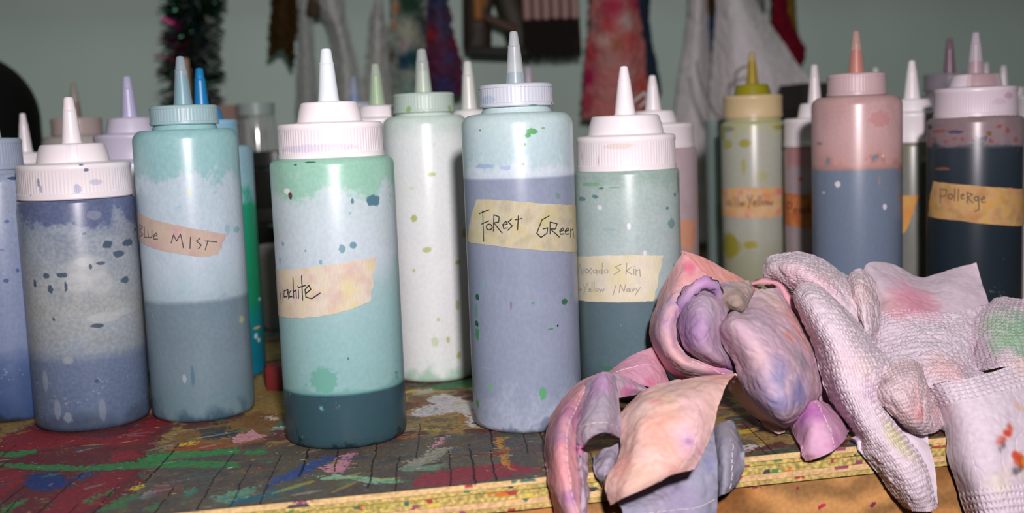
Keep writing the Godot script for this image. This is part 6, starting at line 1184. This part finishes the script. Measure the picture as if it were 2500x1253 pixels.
func build_background():
	var made := {}
	var rail := thing("hanging_rail", "wooden rail on the wall that the rags hang from", "rail", loc(0, 0, 0.93), TURN)
	part("batten", box(2.2, 0.03, 0.03), mat(Color(0.45, 0.33, 0.22), 0.7), rail, Vector3(0, 0.385, -0.01))
	part("backing", box(2.2, 0.06, 0.012), mat(Color(0.45, 0.33, 0.22), 0.7), rail, Vector3(0, 0.385, -0.02))
	var film := cloth_mat.duplicate()
	film.transparency = BaseMaterial3D.TRANSPARENCY_ALPHA
	film.albedo_color = Color(1, 1, 1, 0.5)
	film.roughness = 0.4
	film.metallic_specular = 0.5
	film.heightmap_enabled = false
	for e in HANG:
		var info = HANG_INFO[e.id]
		if not made.has(e.id):
			made[e.id] = thing(info[0], info[1], info[2], Vector3.ZERO)
		patch(e, [], made[e.id], film if info[0] == "hanging_sheet" else cloth_mat, 0.002)
	var cord := thing("looped_string", "thin pale string looping down left of the mustard-spouted bottle", "string", Vector3.ZERO)
	tube("strand", PackedVector3Array([Vector3(0.2178, 1.1366, -1.3), Vector3(0.2185, 1.1177, -1.29), Vector3(0.2237, 1.0966, -1.28), Vector3(0.2308, 1.0802, -1.27), Vector3(0.2388, 1.0707, -1.26), Vector3(0.2505, 1.0657, -1.26), Vector3(0.2546, 1.0925, -1.26), Vector3(0.2541, 1.1172, -1.26), Vector3(0.2615, 1.1258, -1.26), Vector3(0.275, 1.1276, -1.26)]), 0.0015, Color(0.6, 0.58, 0.57), [], cord, cloth_mat)
	var knot := thing("white_string", "short knotted white string behind the Avocado Skin lid", "string", Vector3.ZERO)
	tube("strand", PackedVector3Array([Vector3(0.1121, 1.0796, -1.1), Vector3(0.1202, 1.0872, -1.1), Vector3(0.1291, 1.0943, -1.1), Vector3(0.1343, 1.0972, -1.1), Vector3(0.1353, 1.0905, -1.1), Vector3(0.128, 1.0841, -1.1)]), 0.0016, Color(0.8, 0.77, 0.77), [], knot, cloth_mat)
	tinsel()
	brushes()
	bench_back()

func tinsel():
	var t := thing("tinsel_garland", "dark green, silver and magenta tinsel garland hanging on the wall", "garland", Vector3.ZERO)
	var top := Vector3(-0.364, 1.2698, -1.38)
	var bot := Vector3(-0.3833, 1.1055, -1.38)
	var core := PackedVector3Array([top, top.lerp(bot, 0.5) + Vector3(0.004, 0, 0), bot])
	var m := mat(Color(0.1, 0.16, 0.12), 0.6)
	m.vertex_color_use_as_albedo = false
	tube("cord", core, 0.004, Color(0.1, 0.16, 0.12), [], t, m)
	var mm := MultiMesh.new()
	mm.transform_format = MultiMesh.TRANSFORM_3D
	mm.use_colors = true
	mm.mesh = box(0.0022, 0.034, 0.0003)
	mm.instance_count = 900
	var rng := RandomNumberGenerator.new()
	rng.seed = 5
	for i in 900:
		var f := rng.randf()
		var p := top.lerp(bot, f)
		var dir := Vector3(rng.randfn(), rng.randfn() - 0.3, rng.randfn()).normalized()
		var b := Basis(Quaternion(Vector3.UP, dir)) * Basis(Vector3.UP, rng.randf() * TAU)
		b = b.scaled(Vector3.ONE * rng.randf_range(0.8, 1.35))
		mm.set_instance_transform(i, Transform3D(b, p + dir * 0.021))
		var c := Color(0.03, 0.09, 0.05)
		var k := rng.randf()
		if f > 0.42 and f < 0.66 and dir.x < -0.1 and k < 0.4:
			c = Color(0.7, 0.05, 0.3)
		elif f > 0.42 and f < 0.62 and dir.x > 0.1 and k < 0.5:
			c = Color(0.55, 0.56, 0.6)
		elif f > 0.28 and f < 0.45 and k < 0.25:
			c = Color(0.03, 0.06, 0.2)
		elif k < 0.2:
			c = Color(0.62, 0.62, 0.62)
		elif f > 0.6 and k < 0.6:
			c = Color(0.05, 0.05, 0.04)
		mm.set_instance_color(i, c)
	var foil := StandardMaterial3D.new()
	foil.vertex_color_use_as_albedo = true
	foil.metallic = 0.85
	foil.roughness = 0.2
	var mi := MultiMeshInstance3D.new()
	mi.name = "foil_fringe"
	mi.multimesh = mm
	mi.material_override = foil
	mi.set_meta("kind", "stuff")
	t.add_child(mi)
	var s := thing("wooden_stick", "pale wooden stick standing upright just right of the teal spout", "stick", Vector3(-0.3342, 1.0683, -1.2))
	var a := Vector3(-0.3342, 1.0683, -1.2)
	var up: float = (Vector3(-0.3278, 1.1546, -1.2)).y - TY
	var sp := [Vector2(0.0001, TY - a.y), Vector2(0.004, TY - a.y), Vector2(0.004, TY - a.y + up - 0.001), Vector2(0.003, TY - a.y + up), Vector2(0.0001, TY - a.y + up)]
	part("shaft", lathe(sp, 14), mat(Color(0.68, 0.56, 0.44), 0.7), s)

func brushes():
	var wood := mat(Color(0.16, 0.11, 0.05), 0.6)
	var t := thing("hake_brush", "wide brush of pink tubes with dark bristles hanging on the wall", "brush", Vector3.ZERO)
	var rng := RandomNumberGenerator.new()
	rng.seed = 31
	var x0 := 1283.0
	var a := Vector3(0.0247, 1.2584, -1.44)
	var b := Vector3(0.0962, 1.2557, -1.44)
	var y1 := (Vector3(0.0575, 1.2029, -1.44)).y
	var y2 := (Vector3(0.0559, 1.1553, -1.44)).y
	for i in 6:
		var p := a.lerp(b, (i + 0.5) / 6.0)
		var r := a.distance_to(b) / 12.5
		p.y = y1
		part("tube", lathe([Vector2(0.0001, 0), Vector2(r * 0.92, 0), Vector2(r, 0.004), Vector2(r, 0.055), Vector2(r * 0.7, 0.06), Vector2(0.0001, 0.06)], 18), mat(Color(0.60, 0.46, 0.44), 0.5), t, p)
		var len := y1 - y2
		var st := SurfaceTool.new()
		st.begin(Mesh.PRIMITIVE_TRIANGLES)
		for k in 60:
			var an := rng.randf() * TAU
			var rr := sqrt(rng.randf()) * r * 0.95
			var o := Vector3(cos(an) * rr, 0.002, sin(an) * rr)
			var e := Vector3(cos(an) * rr * 1.25 + rng.randfn() * 0.001, -len * rng.randf_range(0.85, 1.06), sin(an) * rr * 1.2)
			var wv := Vector3(0.0011, 0, 0.0004)
			var wz := Vector3(-0.0004, 0, 0.0011)
			for q in [wv, wz]:
				for v in [o - q, e - q * 0.4, e + q * 0.4, o - q, e + q * 0.4, o + q]:
					st.add_vertex(v)
		st.generate_normals()
		var bm := mat(Color(0.14, 0.12, 0.11), 0.8, 0.2)
		bm.cull_mode = BaseMaterial3D.CULL_DISABLED
		part("bristles", st.commit(), bm, t, p).set_meta("kind", "stuff")
	part("crossbar", box(a.distance_to(b) + 0.01, 0.012, 0.02), wood, t, (a + b) / 2 + Vector3(0, 0.012, 0))
	# wooden A-shaped rack
	var f := thing("wooden_rack", "dark brown wooden A-shaped frame with orange marks hanging beside the bristle brush", "rack", Vector3.ZERO)
	var ends := [[Vector3(-0.0299, 1.2669, -1.45), Vector3(-0.0335, 1.1681, -1.45), 0.018], [Vector3(-0.0095, 1.2604, -1.445), Vector3(-0.0419, 1.1629, -1.445), 0.01], [Vector3(-0.0008, 1.2607, -1.45), Vector3(0.0254, 1.1622, -1.45), 0.016], [Vector3(-0.0426, 1.1672, -1.44), Vector3(0.0304, 1.1634, -1.44), 0.007], [Vector3(-0.0242, 1.2095, -1.435), Vector3(0.017, 1.1909, -1.435), 0.006]]
	var ms := [wood, wood, mat(Color(0.17, 0.14, 0.07), 0.6), mat(Color(0.10, 0.10, 0.06), 0.7), mat(Color(0.26, 0.15, 0.08), 0.6)]
	for i in ends.size():
		bar("rail", ends[i][0], ends[i][1], ends[i][2], ms[i], f)
	bar("orange_tag", Vector3(-0.03, 1.2486, -1.425), Vector3(-0.0303, 1.2048, -1.425), 0.006, mat(Color(0.55, 0.34, 0.06), 0.6), f)
	bar("orange_tag", Vector3(-0.013, 1.2585, -1.43), Vector3(-0.0258, 1.2191, -1.43), 0.005, mat(Color(0.45, 0.30, 0.06), 0.6), f)
	# stiff ochre brush beside the plastic
	var g := thing("flat_brush", "ochre-handled flat brush hanging over the dark brown rag", "brush", Vector3.ZERO)
	bar("handle", Vector3(-0.2509, 1.2642, -1.37), Vector3(-0.2517, 1.2021, -1.37), 0.008, mat(Color(0.42, 0.25, 0.06), 0.6), g)
	bar("bristles", Vector3(-0.2519, 1.2042, -1.372), Vector3(-0.2513, 1.1897, -1.372), 0.007, mat(Color(0.34, 0.22, 0.07), 0.8), g)
	var k := thing("small_brush", "small ochre and brown brush head hanging above the whitish plastic", "brush", Vector3.ZERO)
	bar("handle", Vector3(-0.2212, 1.2692, -1.38), Vector3(-0.2246, 1.2271, -1.38), 0.008, mat(Color(0.30, 0.2, 0.08), 0.6), k)
	bar("bristles", Vector3(-0.2245, 1.229, -1.38), Vector3(-0.2275, 1.2117, -1.38), 0.009, mat(Color(0.22, 0.16, 0.07), 0.8), k)
	bar("tuft", Vector3(-0.2123, 1.2545, -1.38), Vector3(-0.2112, 1.2217, -1.38), 0.005, mat(Color(0.35, 0.28, 0.08), 0.8), k)

func bar(called: String, a: Vector3, b: Vector3, r: float, m: Material, parent: Node):
	# a stick with a rounded-rectangle section and tapered ends
	var L := a.distance_to(b)
	var pr := [Vector2(0.0001, 0), Vector2(r * 0.8, 0), Vector2(r, r * 0.3), Vector2(r, L - r * 0.3), Vector2(r * 0.8, L), Vector2(0.0001, L)]
	var o := part(called, lathe(pr, 12), m, parent, a)
	o.basis = Basis(Quaternion(Vector3.UP, (b - a).normalized())).scaled_local(Vector3(1, 1, 0.6))

func bench_back():
	var dome := thing("domed_canister", "black domed canister cut off by the left edge of the picture", "canister", Vector3(-0.5385, 1.0005, -1.14))
	dome.position.y = TY
	var rr := 0.068
	var hh: float = (Vector3(-0.5236, 1.1651, -1.14)).y - TY
	var pr := [Vector2(0.0001, 0), Vector2(rr - 0.003, 0), Vector2(rr, 0.003), Vector2(rr, hh - rr)]
	pr.append_array(arc(Vector2(0.0001, hh - rr), rr - 0.0001, 4, 89, 14))
	part("shell", lathe(pr, 48), mat(Color(0.035, 0.035, 0.032), 0.75, 0.3), dome)
	# glass jar of clutter at the back
	var j := thing("glass_jar", "clear glass jar with a pale lid behind the blue-spouted bottle", "jar", Vector3(-0.2547, 0.9584, -1.16))
	j.position.y = TY
	var R := 0.02
	var H: float = (Vector3(-0.2477, 1.0715, -1.16)).y - TY
	var T: float = (Vector3(-0.2456, 1.1038, -1.16)).y - TY
	part("glass", lathe([Vector2(0.0001, 0), Vector2(R, 0), Vector2(R * 1.02, 0.004), Vector2(R, H), Vector2(R * 0.9, T - 0.012)], 28), mat(Color(0.75, 0.8, 0.78), 0.1, 0.5, 0.25), j)
	part("lid", lathe([Vector2(R * 0.93, T - 0.012), Vector2(R * 0.95, T), Vector2(0.0001, T)], 28), mat(Color(0.6, 0.66, 0.64), 0.4), j)
	for i in 5:
		part("brush_handle", lathe([Vector2(0.0001, 0.003), Vector2(0.0016, 0.003), Vector2(0.0018, T - 0.016), Vector2(0.0001, T - 0.014)], 8), mat(Color(0.70, 0.68, 0.67), 0.6), j, Vector3(cos(i * 1.26) * 0.011, 0, sin(i * 1.26) * 0.011))
	# dark stacked jars in the gap
	for i in 3:
		var s := thing("dark_jar", ["dark ink jar standing behind the white tub in the gap", "upper dark ink jar stacked in the gap beside the teal bottle", "dark jar topmost of the stack in the gap, below the glass jar"][i], "jar", Vector3(-0.2219, 0.9256, -1.08), 0.0, "dark jars stacked in the gap")
		s.position.y = TY + i * 0.052
		part("body", lathe([Vector2(0.0001, 0), Vector2(0.03, 0), Vector2(0.032, 0.003), Vector2(0.032, 0.034), Vector2(0.028, 0.038)], 28), mat(Color(0.12, 0.13, 0.12), 0.25), s)
		part("lid", lathe([Vector2(0.0285, 0.038), Vector2(0.0295, 0.0385), Vector2(0.0295, 0.051), Vector2(0.028, 0.052), Vector2(0.0001, 0.052)], 28), mat(Color(0.16, 0.17, 0.16), 0.3), s)
	var tub := thing("white_tub", "white plastic tub low in the gap between Blue Mist and the large bottle", "tub", Vector3(-0.2007, 0.9062, -1))
	tub.position.y = TY
	var th: float = (Vector3(-0.205, 0.9736, -0.97)).y - TY
	part("wall", lathe([Vector2(0.0001, 0), Vector2(0.022, 0), Vector2(0.024, 0.003), Vector2(0.025, th), Vector2(0.024, th), Vector2(0.022, 0.004), Vector2(0.0001, 0.004)], 32), mat(Color(0.72, 0.70, 0.68), 0.5), tub)
	var blk := thing("red_block", "small dull red block on the bench between Blue Mist and the large bottle", "block", Vector3(-0.1585, 0.896, -0.75))
	blk.position.y = TY
	blk.rotation.y = 0.3
	part("block", lathe([Vector2(0.0001, 0), Vector2(0.012, 0), Vector2(0.0125, 0.002), Vector2(0.0125, 0.014), Vector2(0.011, 0.016), Vector2(0.0001, 0.016)], 6), mat(Color(0.48, 0.15, 0.15), 0.6), blk)
	var pot := thing("clay_pot", "brownish pink pot behind the blue-lidded bottle", "pot", Vector3(-0.2972, 0.9736, -1.2))
	pot.position.y = TY
	var ph: float = (Vector3(-0.2887, 1.1038, -1.2)).y - TY
	part("wall", lathe([Vector2(0.0001, 0), Vector2(0.018, 0), Vector2(0.0235, ph - 0.02), Vector2(0.0255, ph - 0.02), Vector2(0.0255, ph), Vector2(0.023, ph), Vector2(0.02, 0.02), Vector2(0.0001, 0.02)], 28), mat(Color(0.55, 0.45, 0.40), 0.8), pot)
	# clear tall beaker left of the yellow bottle
	var bk := thing("clear_beaker", "tall clear beaker just left of the mustard-spouted bottle", "beaker", Vector3(0.2073, 0.9317, -1.09))
	bk.position.y = TY
	var bh: float = (Vector3(0.2097, 1.0691, -1.09)).y - TY
	part("glass", lathe([Vector2(0.0001, 0), Vector2(0.0165, 0), Vector2(0.0175, 0.003), Vector2(0.0175, bh), Vector2(0.0165, bh), Vector2(0.0160, 0.004), Vector2(0.0001, 0.004)], 28), mat(Color(0.62, 0.70, 0.68), 0.3, 0.5, 0.55), bk)
	var db := thing("dark_box", "low dark box with maroon lid behind the Peach and salmon bottles", "box", Vector3(0.3544, 0.9669, -1.32), TURN)
	db.position.y = TY
	var dh: float = (Vector3(0.3556, 1.1069, -1.32)).y - TY
	part("carton", box(0.05, dh - 0.03, 0.06), mat(Color(0.09, 0.10, 0.09), 0.6), db, Vector3(0, (dh - 0.03) / 2, 0))
	part("box_lid", box(0.053, 0.03, 0.063), mat(Color(0.14, 0.12, 0.12), 0.6), db, Vector3(0, dh - 0.015, 0))
